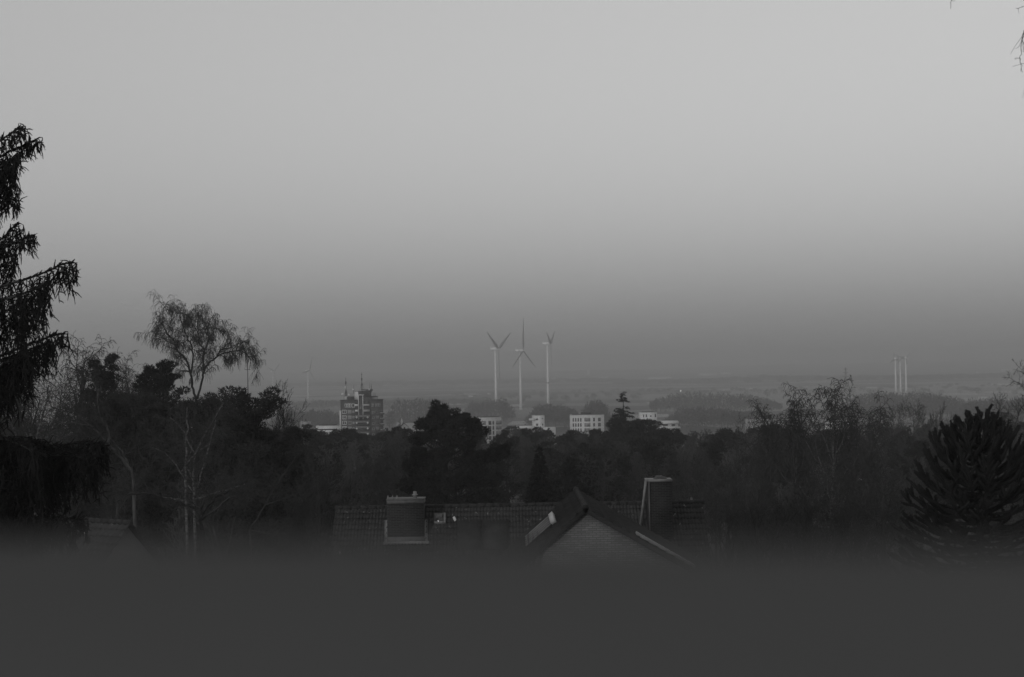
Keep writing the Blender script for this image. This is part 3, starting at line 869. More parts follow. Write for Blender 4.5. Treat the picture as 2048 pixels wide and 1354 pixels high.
gable_house('pale villa behind the bare tree beyond the monkey puzzle', 2021, 826, 520, 7, 9, 25, 'stucco', 'tile_dark')

# ------------------------------------------------------------------ wind turbines
def turbine(label, px, hub_y, d, blade, phase, yaw, r=2.1, group='wind turbines on the plain', collar=None, blades=True):
    hp = at(px, hub_y, d); g0 = gz(hp[0], d) - .5
    t = thing('wind_turbine', label, 'wind turbine', (hp[0], d, g0), 0, group)
    H = hp[2] - g0
    k = r / 2.3
    MB().tube([(0, 0, 0), (0, 0, H * .33), (0, 0, H * .34), (0, 0, H - 1.2)], [r, r * .82, r * .8, r * .52], 20).build('mast', M_['white_steel'], t, smooth=True)
    if collar:
        MB().tube([(0, 0, H * collar), (0, 0, H * collar + 1.2)], r * 1.05, 16).build('collar', M_['steel'], t)
    Rm = Matrix.Rotation(yaw, 4, 'Z')
    def tf(P): return np.asarray(P) @ np.array(Rm.to_3x3()).T + (0, 0, H)
    # rotor axis along local +x
    n_ = MB(); n_.tube(tf([(-7.0, 0, .1), (-6.7, 0, .1), (-2, 0, .2), (3.2, 0, .1), (4.0, 0, .1)]), np.array([.8, 2.0, 2.5, 2.2, 1.2]) * k, 12)
    nac = n_.build('nacelle', M_['white_steel'], t, smooth=True)
    MB().tube(tf([(-6.6, 0, 1.4), (-6.4, 0, 3.6)]), [.8 * k, .6 * k], 6).build('cooler', M_['white_steel'], nac)
    h_ = MB(); h_.tube(tf([(4.0, 0, .1), (4.6, 0, .1), (6.0, 0, .1), (7.0, 0, .1)]), np.array([1.5, 1.6, 1.2, .2]) * k, 12)
    rot = h_.build('rotor_hub', M_['white_steel'], t, smooth=True)
    for b_ in range(3):
        a = rad(phase + 120 * b_)
        mm = MB(); V = []
        st = [(0, 1.0, 1.0), (.04, 1.0, 1.0), (.1, 1.7, .9), (.2, 2.4, .6), (.45, 1.8, .36), (.75, 1.15, .24), (.97, .6, .12), (1.0, .1, .03)]
        for s_, ch_, th in st:
            tw = rad(20 * (1 - s_) + 4)
            for q in range(8):
                e = q * math.pi / 4
                cx_, cy_ = math.cos(e) * ch_ * 1.15 * k, math.sin(e) * th * k
                u, v = cx_ * math.cos(tw) - cy_ * math.sin(tw), cx_ * math.sin(tw) + cy_ * math.cos(tw)
                L = s_ * blade
                # radial dir (0, sin a, cos a), tangential (0, cos a, -sin a), axial x
                V.append((5.2 + v + .02 * L * s_, math.sin(a) * L + math.cos(a) * u, .1 + math.cos(a) * L - math.sin(a) * u))
        V = tf(V)
        F = [(i * 8 + q, i * 8 + (q + 1) % 8, (i + 1) * 8 + (q + 1) % 8, (i + 1) * 8 + q) for i in range(len(st) - 1) for q in range(8)]
        mm.add(V, F); mm.build('blade', M_['blade'], rot, smooth=True)
YW = rad(-24)      # rotor axis points across the view and a little towards the far side
turbine('pale turbine with two blades raised in a wide V', 990.5, 698, 2000, 47, 60, YW)
turbine('pale turbine with one blade pointing straight up', 1040, 701.5, 2050, 48, 0, YW)
turbine('pale turbine with a dark collar low on its mast', 1094.5, 687.5, 2050, 35, 57, rad(-13), collar=.40)
turbine('slim lone turbine above the fields near the tower block', 615.5, 741, 3200, 34, 20, YW, r=1.7)
turbine('very faint small turbine beside the drooping birch crown', 545.5, 743, 4000, 36, 50, YW, r=1.8)
turbine('slim distant turbine standing first of three close together by the monkey puzzle side', 1790.5, 717.5, 2500, 11, 10, rad(80), r=1.9)
turbine('slim distant turbine standing in the middle of three close together', 1800, 717.0, 2550, 11, 40, rad(80), r=1.8)
turbine('slim distant turbine set slightly apart as third of three close together', 1811.2, 716.0, 2500, 11, 75, rad(80), r=2.0)

# lattice pylon, far buildings, street lamp
def pylon(label, px, py, d):
    p = at(px, py, d); g0 = gz(p[0], d); H = p[2] - g0
    t = thing('power_pylon', label, 'pylon', (p[0], d, g0), rad(20))
    m = MB()
    def W(f): return 3.6 * (1 - f) ** 1.2 + .35
    for sx in (-1, 1):
        for sy in (-1, 1):
            m.tube([(sx * W(f), sy * W(f), f * H) for f in np.linspace(0, 1, 8)], .2, 4)
    lv = np.linspace(0, .97, 10)
    for a, b_ in zip(lv[:-1], lv[1:]):
        for s_ in (-1, 1):
            for q in (-1, 1):
                m.tube([(q * W(a), s_ * W(a), a * H), (-q * W(b_), s_ * W(b_), b_ * H)], .12, 3)
                m.tube([(s_ * W(a), q * W(a), a * H), (s_ * W(b_), -q * W(b_), b_ * H)], .12, 3)
    m.build('tower', M_['steel'], t)
    for f, L in ((.72, 7), (.84, 5.5), (.95, 4)):
        m = MB(); m.tube([(-L, 0, f * H), (0, 0, f * H + .8), (L, 0, f * H)], [.15, .35, .15], 4); m.tube([(-L, 0, f * H), (L, 0, f * H)], .18, 4); m.build('arm', M_['steel'], t)
pylon('dark lattice power pylon rising behind the drooping birches', 1691, 735, 2300)
p = at(495, 712, 420); g0 = gz(p[0], 420)
t = thing('radio_mast', 'thin dark mast sticking up beside the drooping birch', 'mast', (p[0], 420, g0))
m = MB(); m.tube([(0, 0, 0), (0, 0, (p[2] - g0) * .7), (0, 0, p[2] - g0)], [.3, .2, .08], 6); m.build('pole', M_['steel'], t)
MB().tube([(-.8, 0, p[2] - g0 - 4), (.8, 0, p[2] - g0 - 4)], .08, 5).build('antenna', M_['steel'], t)

def hit_ground(px, py):
    for d in np.arange(1200, 8800, 25.):
        p = at(px, py, d)
        if p[2] <= gz(p[0], d): return d
    return 8800.0
def far_hall(label, px0, px1, py, pyb, wall='white', roofm='render_grey', group=None):
    """hall whose foot stands on the plain at pixel row pyb"""
    d = hit_ground((px0 + px1) / 2, pyb)
    a, b_ = at(px0, py, d), at(px1, py, d)
    xc = (a[0] + b_[0]) / 2; g0 = gz(xc, d); wd = b_[0] - a[0]
    full = a[2] - g0; h = full * .3; top = full - h
    t = thing('distant_hall', label, 'hall', (xc, d, g0 - .3), rad(6), group)
    MB().box((0, 0, top / 2), (wd, wd * .3 + 5, top)).build('wall', M_[wall], t)
    rr_ = wd * .15 + 2.5
    m = MB(); m.add([(-wd / 2 - .5, -rr_ - .5, top), (wd / 2 + .5, -rr_ - .5, top), (wd / 2 + .5, rr_ + .5, top), (-wd / 2 - .5, rr_ + .5, top), (-wd / 2 - .5, 0, top + h), (wd / 2 + .5, 0, top + h)], [(0, 1, 5, 4), (2, 3, 4, 5), (0, 3, 2, 1)])
    m.build('roof', M_[roofm], t)
    return t
far_hall('faint cluster of pale works buildings on the far rise, the wider one', 1398, 1432, 745, 751)
far_hall('faint pale works building on the far rise, the shorter stepped one', 1441, 1462, 743, 749)
far_hall('faint long pale halls lying below the far rise', 1298, 1342, 753, 758.5)
far_hall('thin bright greenhouse strip on the plain behind the drooping birches', 1444, 1465, 778.5, 781)
far_hall('small bright barn on the plain close to the drooping birches', 1499, 1510, 774, 779)
far_hall('long low white hall on the plain near the frame edge', 1979, 2026, 766.5, 770.5)
far_hall('small angled pale shed on the far plain above the long white hall', 1926, 1947, 749.5, 753)
far_hall('tiny square white house on the far plain above the long white hall', 1953, 1959, 742, 748)
far_hall('faint pale block on the far rise at the frame edge', 2004, 2022, 736, 743)
far_hall('bright flat strip of a hall between the pylon and the three slim turbines', 1735, 1753, 773, 776)
far_hall('small bright farm roof just beside the pylon foot', 1706, 1718, 772, 776)
far_hall('pale farm buildings between the turbine with the dark collar and the faint silo', 1103, 1150, 755.5, 759)
far_hall('faint white barn beside the mast of the turbine with the raised V', 975, 982, 785, 789)
far_hall('pale hall beyond the poplars next to the tower block', 937, 946, 790, 794)
far_hall('pair of pale cottages between bare wood and monkey puzzle', 1955, 1972, 792, 799)
far_hall('faint row of pale sheds at the far edge of the fields above the low rise', 1200, 1216, 753, 757)
d_ = hit_ground(1177, 751)
p = at(1177, 737.5, d_); g0 = gz(p[0], d_)
t = thing('silo_tower', 'faint pale square silo tower on the far rise', 'silo', (p[0], d_, g0))
MB().box((0, 0, (p[2] - g0) / 2), (14, 14, p[2] - g0)).build('shaft', M_['render'], t)
MB().box((-18, 0, (p[2] - g0) * .17), (22, 16, (p[2] - g0) * .34)).build('annex', M_['render_grey'], t)
MB().box((0, 0, p[2] - g0 + 1), (15, 15, 2)).build('roof', M_['render_grey'], t)
# one lamp alight on the plain
p = at(1361.5, 782, 1500); g0 = gz(p[0], 1500)
t = thing('street_lamp', 'single lit lamp shining as a bright point on the plain', 'street lamp', (p[0], 1500, g0))
MB().tube([(0, 0, 0), (0, 0, p[2] - g0)], [.15, .09], 6).build('pole', M_['steel'], t)
lm = bpy.data.materials.new('lamp_glow'); lm.use_nodes = True
lm.node_tree.nodes['Principled BSDF'].inputs['Emission Color'].default_value = (1, 1, 1, 1)
lm.node_tree.nodes['Principled BSDF'].inputs['Emission Strength'].default_value = 1.5
MB().tube([(0, 0, p[2] - g0 - .3), (0, 0, p[2] - g0 + .1), (0, 0, p[2] - g0 + .5)], [.15, .36, .1], 10).build('lamp_head', lm, t)

# ------------------------------------------------------------------ drooping birch with drawn main limbs
def drawn_birch(name, label, d, base, limbs, seed, twig='twig_pale', twig_len=2.4, k_twigs=9, r0=.2, bark='bark', S=None, rmin=.012, h_extra=0, cat='birch', droop=-.22, lim=1.0, S4=.8):
    """limbs: list of (radius, [(px, py, dy), ...]); each point has its own depth, so the tree is round"""
    rng = np.random.default_rng(seed)
    b = at(base[0], base[1], d); g0 = gz(b[0], d) - .2
    o = np.array((b[0], d, g0))
    t = thing(name, label, cat, o)
    tr, cr = MB(), MB()
    tr.tube([(0, 0, 0), (b[0] - o[0] + .05, .1, (b[2] - g0) * .5), tuple(b - o)], [r0 * 1.5, r0 * 1.15, r0], 8)
    S = S or dict(n=[0, 0, 7, 6, 5], wig=[0, 0, .2, .2, .16], trop=[0, 0, .02, droop * .6, droop * 1.6], tap=[0, 0, .3, .35, .5], max=4, k=[0, 0, 7, 5], t0=[0, 0, .2, .15],
                  ang=[0, 0, .75, .7], lr=[0, 0, .62, S4], short=.3, rr=.6, rmin=rmin)
    for r, pts in limbs:
        r *= lim
        Q = np.array([at(px, py, d + dy) - o for px, py, dy in pts])
        # smooth
        n = len(Q); s = np.linspace(0, n - 1, n * 4)
        P = np.stack([np.interp(s, np.arange(n), Q[:, i]) for i in range(3)], 1)
        P[1:-1] = (P[:-2] + P[1:-1] * 2 + P[2:]) / 4
        P[1:-1] += rng.normal(0, .04, (len(P) - 2, 3)) * min(1, r * 8)
        R = np.linspace(r, r * .35, len(P))
        tr.tube(P, R, 6)
        L = np.linalg.norm(np.diff(P, axis=0), axis=1).sum()
        k = int(k_twigs * L / 3 + 3)
        for j in range(k):
            f = .2 + .8 * (j + rng.uniform()) / k
            i = min(int(f * (len(P) - 1)), len(P) - 2)
            ax = nrm(P[i + 1] - P[i])
            nd = nrm(ax * .55 + rng.normal(0, .55, 3) + (0, 0, .12))
            out = []
            grow(out, rng, P[i], nd, twig_len * rng.uniform(.5, 1.1), max(rmin * 1.6, R[i] * .45), 2, S)
            for lev, PP, RR in out:
                cr.tube(PP, np.maximum(RR, rmin), 4 if lev == 2 else 3, cap=False)
    KIDS[t.name] = [tr.build('trunk', M_[bark], t, smooth=True), cr.build('crown', M_[twig], t)]
    return t

drawn_birch('birch_tree', 'tall dark drooping birch with forked stems, bare against the sky above dark pines', 140, (393, 800), [
    (.17, [(392, 800, 0), (384, 770, .3), (383, 745, .2), (370, 715, -.5), (352, 700, -.8), (349, 682, -1), (335, 670, -1.5), (328, 655, -2), (318, 640, -2)]),
    (.12, [(383, 745, .2), (386, 715, 1), (385, 692, 1.4), (375, 680, 1.6), (368, 660, 2), (362, 640, 2.2), (358, 622, 2.4)]),
    (.16, [(392, 800, 0), (404, 768, -.4), (407, 735, -.8), (406, 722, -1), (410, 700, -1.2), (400, 690, -1.4), (395, 665, -1.2), (396, 640, -1.5), (398, 622, -1.5)]),
    (.13, [(406, 740, -.6), (420, 724, .2), (434, 714, .8), (446, 706, 1.2), (462, 703, 1.4), (478, 700, 1.5), (490, 706, 1.8), (504, 716, 2), (515, 728, 2)]),
    (.09, [(434, 714, .8), (440, 699, .4), (456, 697, 0), (470, 690, -.6), (486, 684, -1), (498, 686, -1.2)]),
    (.08, [(410, 700, -1.2), (418, 680, -1.6), (414, 660, -2), (420, 640, -2.4), (428, 628, -2.6)]),
    (.07, [(349, 690, -1), (330, 680, 0), (312, 664, .8), (302, 662, 1.2)]),
    (.07, [(395, 665, -1.2), (384, 645, 0), (376, 630, .6), (340, 624, 1.4), (322, 606, 1.6)]),
    (.06, [(398, 660, -1.2), (425, 655, .6), (445, 662, 1.4), (455, 672, 1.6)]),
], 11, twig='twig', twig_len=1.6, k_twigs=9, r0=.2, rmin=.011, droop=-.3, lim=.75, S4=1.35)

# pale birch stems in front of the dark trees
drawn_birch('birch_tree', 'pale stemmed birch with three forking stems before the dark bushes', 88, (388, 1000), [
    (.075, [(388, 1000, 0), (387, 953, 0), (390, 906, .3), (405, 878, .4), (420, 850, .6), (448, 805, .8)]),
    (.06, [(396, 975, 0), (403, 945, -.3), (412, 915, -.6), (425, 868, -.8), (432, 838, -1)]),
    (.06, [(386, 960, 0), (372, 930, .6), (360, 947, .8)]),
    (.06, [(390, 906, .3), (381, 895, .4), (372, 870, .6), (358, 850, .9), (340, 835, 1)]),
    (.06, [(388, 985, 0), (362, 950, .8), (381, 909, 1.2), (384, 880, 1.5)]),
    (.06, [(390, 1000, 0), (430, 985, -1), (460, 978, -1.6), (490, 968, -2)]),
    (.07, [(388, 1005, 0), (350, 998, -.6), (310, 990, -1.2), (270, 985, -1.6), (232, 1002, -2)]),
], 21, twig_len=1.8, k_twigs=4, r0=.085, bark='birch', rmin=.009, droop=-.08)
drawn_birch('birch_tree', 'slim white trunked birch standing straight beside the three forked birch', 82, (372, 1000), [
    (.09, [(372, 1000, 0), (371, 960, 0), (373, 920, .2), (370, 880, .3), (376, 850, .4), (374, 815, .5)]),
    (.05, [(371, 960, 0), (352, 930, -.5), (330, 905, -.8), (300, 893, -1)]),
    (.05, [(372, 930, 0), (392, 905, .8), (415, 890, 1.2)]),
], 22, twig_len=1.7, k_twigs=4, r0=.08, bark='birch', rmin=.009, droop=-.08)
drawn_birch('birch_tree', 'cluster of leaning pale birch stems rising behind the spruce branches', 86, (70, 960), [
    (.1, [(70, 960, 0), (63, 876, 0), (58, 840, 0), (50, 805, .2), (44, 770, .3)]),
    (.08, [(66, 930, 0), (74, 872, -.6), (86, 830, -.8), (94, 800, -1), (97, 770, -1.2)]),
    (.07, [(74, 930, 0), (92, 874, .8), (106, 846, 1), (118, 822, 1.3), (124, 775, 1.4)]),
    (.08, [(64, 940, 0), (38, 890, -1), (24, 850, -1.4), (12, 815, -1.6)]),
    (.06, [(63, 890, 0), (45, 850, 1), (30, 815, 1.6)]),
    (.06, [(90, 880, .7), (118, 850, 0), (122, 800, -.4), (122, 760, -.6)]),
], 23, twig_len=1.9, k_twigs=5, r0=.15, bark='birch', rmin=.009, droop=-.04)
drawn_birch('bare_tree', 'crooked dark tree leaning across, one heavy limb slanting down through the birches', 70, (268, 990), [
    (.075, [(268, 990, 0), (266, 945, 0), (240, 912, -.4), (217, 888, -.6), (187, 855, -.8), (150, 825, -1), (104, 785, -1.2)]),
    (.07, [(217, 888, -.6), (216, 860, -.2), (197, 830, .3), (196, 790, .5), (188, 765, .6)]),
    (.07, [(260, 940, 0), (246, 905, .8), (225, 880, 1.2)]),
    (.06, [(187, 855, -.8), (170, 850, -1.6), (140, 845, -2)]),
], 24, twig_len=1.7, k_twigs=5, r0=.09, rmin=.009, droop=-.05, cat='tree')
drawn_birch('bare_tree', 'low spreading fruit tree with dark level limbs between the birch trunks', 64, (404, 1060), [
    (.09, [(404, 1060, 0), (400, 1020, 0), (370, 1008, -.3), (335, 1000, -.6), (300, 988, -1), (262, 986, -1.2), (232, 1004, -1.4)]),
    (.08, [(400, 1030, 0), (425, 1000, .4), (450, 985, .8), (476, 978, 1), (490, 962, 1.2)]),
    (.07, [(402, 1040, 0), (440, 1012, -.6), (462, 992, -1), (478, 995, -1.2)]),
    (.06, [(400, 1020, 0), (412, 995, .6), (418, 985, .8), (400, 978, 1)]),
], 25, twig_len=1.3, k_twigs=6, r0=.13, rmin=.008, droop=.02, cat='tree')
drawn_birch('bare_tree', 'leaning bare sapling with straight slanting stem before the dark conifers', 90, (500, 1060), [
    (.05, [(500, 1060, 0), (530, 1010, 0), (548, 975, .2), (570, 945, .4), (590, 915, .5), (606, 895, .6)]),
    (.04, [(530, 1010, 0), (560, 1000, -.6), (600, 985, -1)]),
    (.04, [(500, 1060, 0), (560, 1070, -.6), (600, 1052, -1)]),
], 26, twig_len=1.5, k_twigs=4, r0=.06, rmin=.008, droop=.02, cat='sapling')

# ------------------------------------------------------------------ dark pines and conifers on the slope
def put_pine(name, label, px, py, d, wpx, seed, **kw):
    loc, h = spot(px, py, d)
    return pine_tree(name, label, loc, h, wpx * d / FPX, seed, **kw)
W2 = ([.1, .5, .8, .92, 1], [1.0, 1.0, 1.0, .9, .6])
W1 = ([.1, .3, .5, .7, .85, .95, 1], [1.0, 1.0, 1.0, .98, .92, .7, .45])
def lobed_pine(label, px, pyt, d, lobes, seed, leaf=.26):
    """a pine whose boughs end in the clumps the photograph shows, each at its own depth"""
    rng = np.random.default_rng(seed)
    loc, h = spot(px, pyt, d)
    o = np.array(loc)
    t = thing('pine_tree', label, 'pine', loc)
    tr, cr = MB(), MB()
    zt = np.linspace(0, h * .95, 10)
    ax = np.stack([np.interp(zt, [0, h * .5, h], [.9, .6, 0]), np.zeros(10), zt], 1)
    tr.tube(ax, np.linspace(h * .018, h * .005, 10), 7)
    for qx, qy, r in lobes:
        rr = r * d / FPX
        for dy in (rng.uniform(-1.2, -.2), rng.uniform(.2, 1.4), rng.uniform(-3, 3)):
            dy *= min(2.2, .5 + abs(rr))
            c = at(qx, qy, d + dy) - o + rng.normal(0, .15, 3)
            zr = max(.5, c[2] - np.hypot(c[0], c[1]) * .35 - .3)
            p0 = np.array([np.interp(zr, zt, ax[:, 0]), 0, zr])
            md = (p0 + c) / 2 + rng.normal(0, .2, 3) - (0, 0, .2)
            tr.tube([p0, md, c], [h * .005, h * .0035, h * .0015], 5)
            for k in range(5):
                pts, q = clump(rng, c + rng.normal(0, .42, 3) * rr * (1, 1, .7), rr * rng.uniform(.35, .6), int(190 * max(1, rr)), .7)
                cr.tris(pts, leaf, rng, up=.5, slim=.22, dirs=q)
    KIDS[t.name] = [tr.build('trunk', M_['bark_dark'], t, smooth=True), cr.build('crown', M_['needle_grey'], t)]
lobed_pine('big broad pine with layered dark crown behind the tiled ridge', 882, 811, 150, [(882, 826, 20), (872, 834, 20), (926, 836, 20), (850, 850, 20), (895, 855, 34), (948, 851, 20), (842, 876, 22), (905, 880, 36), (950, 868, 20),
    (838, 902, 18), (880, 905, 20), (935, 893, 14), (828, 936, 28), (868, 932, 30), (935, 925, 26), (968, 913, 20), (992, 908, 16), (1009, 898, 10), (822, 968, 26), (858, 975, 34), (905, 965, 36), (950, 958, 30), (982, 962, 18), (880, 1010, 40), (930, 1008, 40), (840, 1012, 30), (968, 1002, 26)], 31)
put_pine('pine_tree', 'dark round headed pine next to the fine bare birch top', 208, 704, 132, 110, 32, base=.2, n_limb=32, per=560, leaf=.24, spec=W1)
put_pine('pine_tree', 'dark twin headed pine touching the drooping birch', 328, 715, 128, 105, 33, base=.2, n_limb=32, per=560, leaf=.24, spec=W1)
put_pine('pine_tree', 'smaller dark pine filling the dip between the two taller pine heads', 268, 730, 136, 95, 34, base=.2, n_limb=28, per=520, leaf=.24, spec=W1)
put_pine('pine_tree', 'broad dark pine standing in front of the two pine heads', 250, 778, 120, 190, 43, base=.15, n_limb=36, per=560, leaf=.24, spec=W1)
put_pine('pine_tree', 'wide dark pine with flat side boughs below the drooping birch', 485, 768, 104, 165, 35, base=.12, n_limb=38, per=560, leaf=.22, spec=W1)
put_pine('pine_tree', 'dark bushy pine right under the drooping birch stem', 405, 782, 110, 170, 44, base=.12, n_limb=38, per=560, leaf=.22, spec=W1)
put_pine('pine_tree', 'low bushy dark pine beneath the twin headed pine', 320, 790, 118, 170, 36, base=.1, n_limb=34, per=520, leaf=.24, spec=W1)
put_pine('pine_tree', 'dark pine sloping down from the wide pine toward the low flat hall', 575, 850, 112, 150, 45, base=.1, n_limb=34, per=520, leaf=.22, spec=W1)
put_pine('pine_tree', 'domed far pine beside the tree with the narrow spiky top', 1268, 831, 290, 110, 37, base=.2, n_limb=34, per=380, leaf=.4, spec=([.2, .6, .8, .92, 1], [1, 1.0, .95, .75, .4]))
put_pine('pine_tree', 'rounded dark pine low behind the cone shaped tree', 1165, 914, 168, 110, 38, base=.15, n_limb=30, per=480, leaf=.28, spec=([.2, .5, .7, .85, 1], [.9, 1.0, .95, .75, .35]))
put_pine('pine_tree', 'broad flat topped pine in front of the white block with four narrow windows', 1180, 855, 310, 110, 39, base=.2, n_limb=30, per=360, leaf=.42, spec=W1)
put_pine('pine_tree', 'dark pine standing before the stepped white houses', 1052, 849, 320, 90, 40, base=.2, n_limb=30, per=360, leaf=.42, spec=W1)
put_pine('pine_tree', 'dark pine before the bright low terrace', 1345, 854, 330, 90, 41, base=.2, n_limb=28, per=340, leaf=.45, spec=W1)
put_pine('pine_tree', 'round dark pine head at the foot of the little white house', 600, 847, 310, 84, 42, base=.2, n_limb=28, per=340, leaf=.45, spec=W1)
put_pine('pine_tree', 'low dark pine right before the flat hall by the tower block', 664, 856, 300, 90, 47, base=.2, n_limb=28, per=340, leaf=.42, spec=W2)
put_pine('pine_tree', 'low dark pine between the little white house and the flat hall', 633, 855, 295, 84, 49, base=.2, n_limb=28, per=340, leaf=.42, spec=W2)
put_pine('pine_tree', 'low dark pine under the white gabled house with the turret', 815, 852, 300, 84, 50, base=.2, n_limb=28, per=340, leaf=.42, spec=W2)
for _px, _py, _d, _l in ((1001, 857, 300, 'low dark pine covering the foot of the block beside the big pine'), (1090, 858, 310, 'low dark pine under the stepped white cluster, next to the pointed spruce'),
                     (1138, 857, 305, 'low dark pine at the near corner of the block with four narrow windows'), (1218, 851, 300, 'low dark pine between that narrow windowed block and the domed pine'), (1308, 851, 310, 'low dark pine beneath the small pale block with end windows'), (745, 862, 320, 'low dark pine beneath the balconies of the tower block')):
    put_pine('pine_tree', _l, _px, _py, _d, 70, int(_px), base=.2, n_limb=26, per=300, leaf=.42, spec=W2)
put_pine('pine_tree', 'dark pine before the long white building', 1540, 846, 300, 96, 48, base=.2, n_limb=28, per=340, leaf=.42, spec=W1)
put_pine('pine_tree', 'dark round pine between terrace and long white building', 1450, 853, 300, 90, 46, base=.2, n_limb=28, per=340, leaf=.42, spec=W1)
def put_cone(name, label, px, py, d, wpx, seed, **kw):
    loc, h = spot(px, py, d)
    return cone_tree(name, label, loc, h, wpx * d / FPX, seed, **kw)
put_cone('conifer', 'dark smooth cone shaped conifer rising over the tiled ridge', 1078, 897, 112, 128, 51, n=30000, leaf=.2, power=.85, ragged=.1)
put_cone('spruce_tree', 'thin spiky spruce top poking out of the domed pine', 1246, 783, 300, 78, 52, n=8000, leaf=.42, power=.7, layers=8, ragged=.75)
put_cone('spruce_tree', 'dark pointed spruce in the wood beside the white flats', 1012, 862, 380, 60, 53, n=3000, leaf=.4, layers=10, ragged=.3)
put_cone('spruce_tree', 'small dark spruce at the wood edge close to the tall turbine mast line', 1098, 856, 400, 50, 54, n=3000, leaf=.4, layers=10, ragged=.3)
put_cone('spruce_tree', 'dark spruce standing below the tower block corner', 772, 856, 420, 64, 55, n=3000, leaf=.4, layers=10, ragged=.3)

# ------------------------------------------------------------------ bare trees one can tell apart
def put_bare(name, label, cat, px, py, d, S, seed, wk=1.0, **kw):
    loc, h = spot(px, py, d)
    return bare_tree(name, label, cat, loc, h, S, seed, sx=wk, **kw)
put_bare('birch_tree', 'fine bare birch top showing pale against the sky beside the spruce', 'birch', 150, 664, 138, BIRCH, 61, twig_min=.014, wk=1.1)
put_bare('birch_tree', 'second fine bare birch, lower and paler, between spruce and dark pine', 'birch', 95, 702, 145, BIRCH, 62, twig_min=.014, wk=1.1)
put_bare('bare_tree', 'bare tree with light brushy rounded crown at the end of the dark pines', 'tree', 515, 758, 118, BRUSH, 63, twig_min=.012, wk=.8)
put_bare('bare_tree', 'thin bare tree peering between the two dark pine heads', 'tree', 283, 700, 150, BIRCH, 64, twig_min=.013)
put_bare('birch_tree', 'large drooping birch with white lower trunk at the edge of the gardens', 'birch', 1650, 750, 92, BIRCH, 66, bark='birch', wk=1.0, twig_min=.012, r0=.17)
put_bare('birch_tree', 'drooping birch with two hanging tops next to the large drooping birch', 'birch', 1585, 764, 112, BIRCH, 67, wk=1.0, twig_min=.014)
put_bare('birch_tree', 'lower drooping birch filling in behind the large one on its far side', 'birch', 1700, 800, 125, BIRCH, 84, wk=1.0, twig_min=.015)
put_bare('birch_tree', 'slightly lower drooping birch beside the fan shaped bare tree', 'birch', 1545, 792, 118, BIRCH, 89, wk=1.0, twig_min=.013)
put_bare('birch_tree', 'drooping birch whose top hangs just next to the large one', 'birch', 1688, 782, 110, BIRCH, 90, wk=1.0, twig_min=.013)
put_bare('bare_tree', 'upright bare tree with spreading fan of branches before the low terrace', 'tree', 1512, 802, 120, ROUND, 68, wk=.9, twig_min=.012)
put_bare('bare_tree', 'bare tree with long slanting pale branches beside the narrow chimney', 'tree', 1450, 880, 98, BRUSH, 69, wk=.9, twig_min=.010, twig='twig_pale')
put_bare('bare_tree', 'hazy bare tree with upswept fan below the three slim turbines', 'tree', 1793, 794, 340, ROUND, 70, wk=.9, twig_min=.032)
put_bare('bare_tree', 'hazy bare tree, twin of the upswept one and just beside it', 'tree', 1830, 796, 360, ROUND, 71, wk=.8, twig_min=.034)
put_bare('bare_tree', 'hazy narrow bare tree nearest behind the monkey puzzle top', 'tree', 1882, 798, 380, BRUSH, 72, wk=.7, twig_min=.034)
put_bare('bare_tree', 'slender bare tree between the hazy pair and the monkey puzzle', 'tree', 1858, 808, 370, BRUSH, 73, wk=.6, twig_min=.034)
put_bare('bare_tree', 'dark bare tree with wide twiggy crown behind the monkey puzzle', 'tree', 2010, 782, 118, ROUND, 74, wk=1.0, twig_min=.012)
put_bare('bare_tree', 'bare tree cut by the frame edge, its twigs just showing above the monkey puzzle', 'tree', 2078, 712, 100, ROUND, 75, wk=.8, twig_min=.012)
put_bare('bare_tree', 'bare garden tree beside the monkey puzzle base', 'tree', 1775, 925, 85, ROUND, 76, wk=1.0, twig_min=.010, twig='twig_pale')
put_bare('birch_tree', 'young birch with slim white stem low among the bare garden trees', 'birch', 1735, 980, 74, BIRCH, 77, bark='birch', twig_min=.008, twig='twig_pale')
put_bare('bare_tree', 'rounded bare shrub tree low between chimney and large birch', 'tree', 1530, 930, 82, ROUND, 78, wk=1.1, twig_min=.010, twig='twig_pale')
put_bare('bare_tree', 'bare tree by the wide chimney at the end of the tiled ridge', 'tree', 640, 880, 105, BRUSH, 79, wk=.9, twig_min=.011, twig='twig_pale')
put_bare('bare_tree', 'bare tree with pale twigs low before the wide dark pine', 'tree', 440, 930, 78, ROUND, 85, wk=1.0, twig_min=.008, twig='twig_pale')
put_bare('bare_tree', 'bare tree with pale twigs between spruce and slim birch', 'tree', 235, 900, 80, ROUND, 86, wk=1.0, twig_min=.008, twig='twig_pale')
put_bare('bare_tree', 'pale twigged bare tree near the end of the tiled roof', 'tree', 590, 940, 84, BRUSH, 87, wk=1.0, twig_min=.008, twig='twig_pale')
put_bare('bare_tree', 'bare tree with pale upswept twigs below the large drooping birch', 'tree', 1610, 960, 80, BRUSH, 88, wk=1.1, twig_min=.008, twig='twig_pale')
put_bare('bare_tree', 'slight bare tree with white stem in front of the tower block wood', 'tree', 795, 872, 210, BIRCH, 80, bark='birch', twig_min=.02)
put_bare('bare_tree', 'pale bare bush just before the gabled house wall', 'bush', 1038, 1032, 36, BRUSH, 81, wk=.5, twig_min=.004, twig='twig')
put_bare('bare_tree', 'bare tree reaching up behind the narrow chimney', 'tree', 1400, 905, 130, ROUND, 82, wk=1.0, twig_min=.013, twig='twig_pale')
put_bare('bare_tree', 'dark bare tree filling the gap between cone tree and rounded pine', 'tree', 1020, 905, 160, ROUND, 83, wk=.9, twig_min=.016)

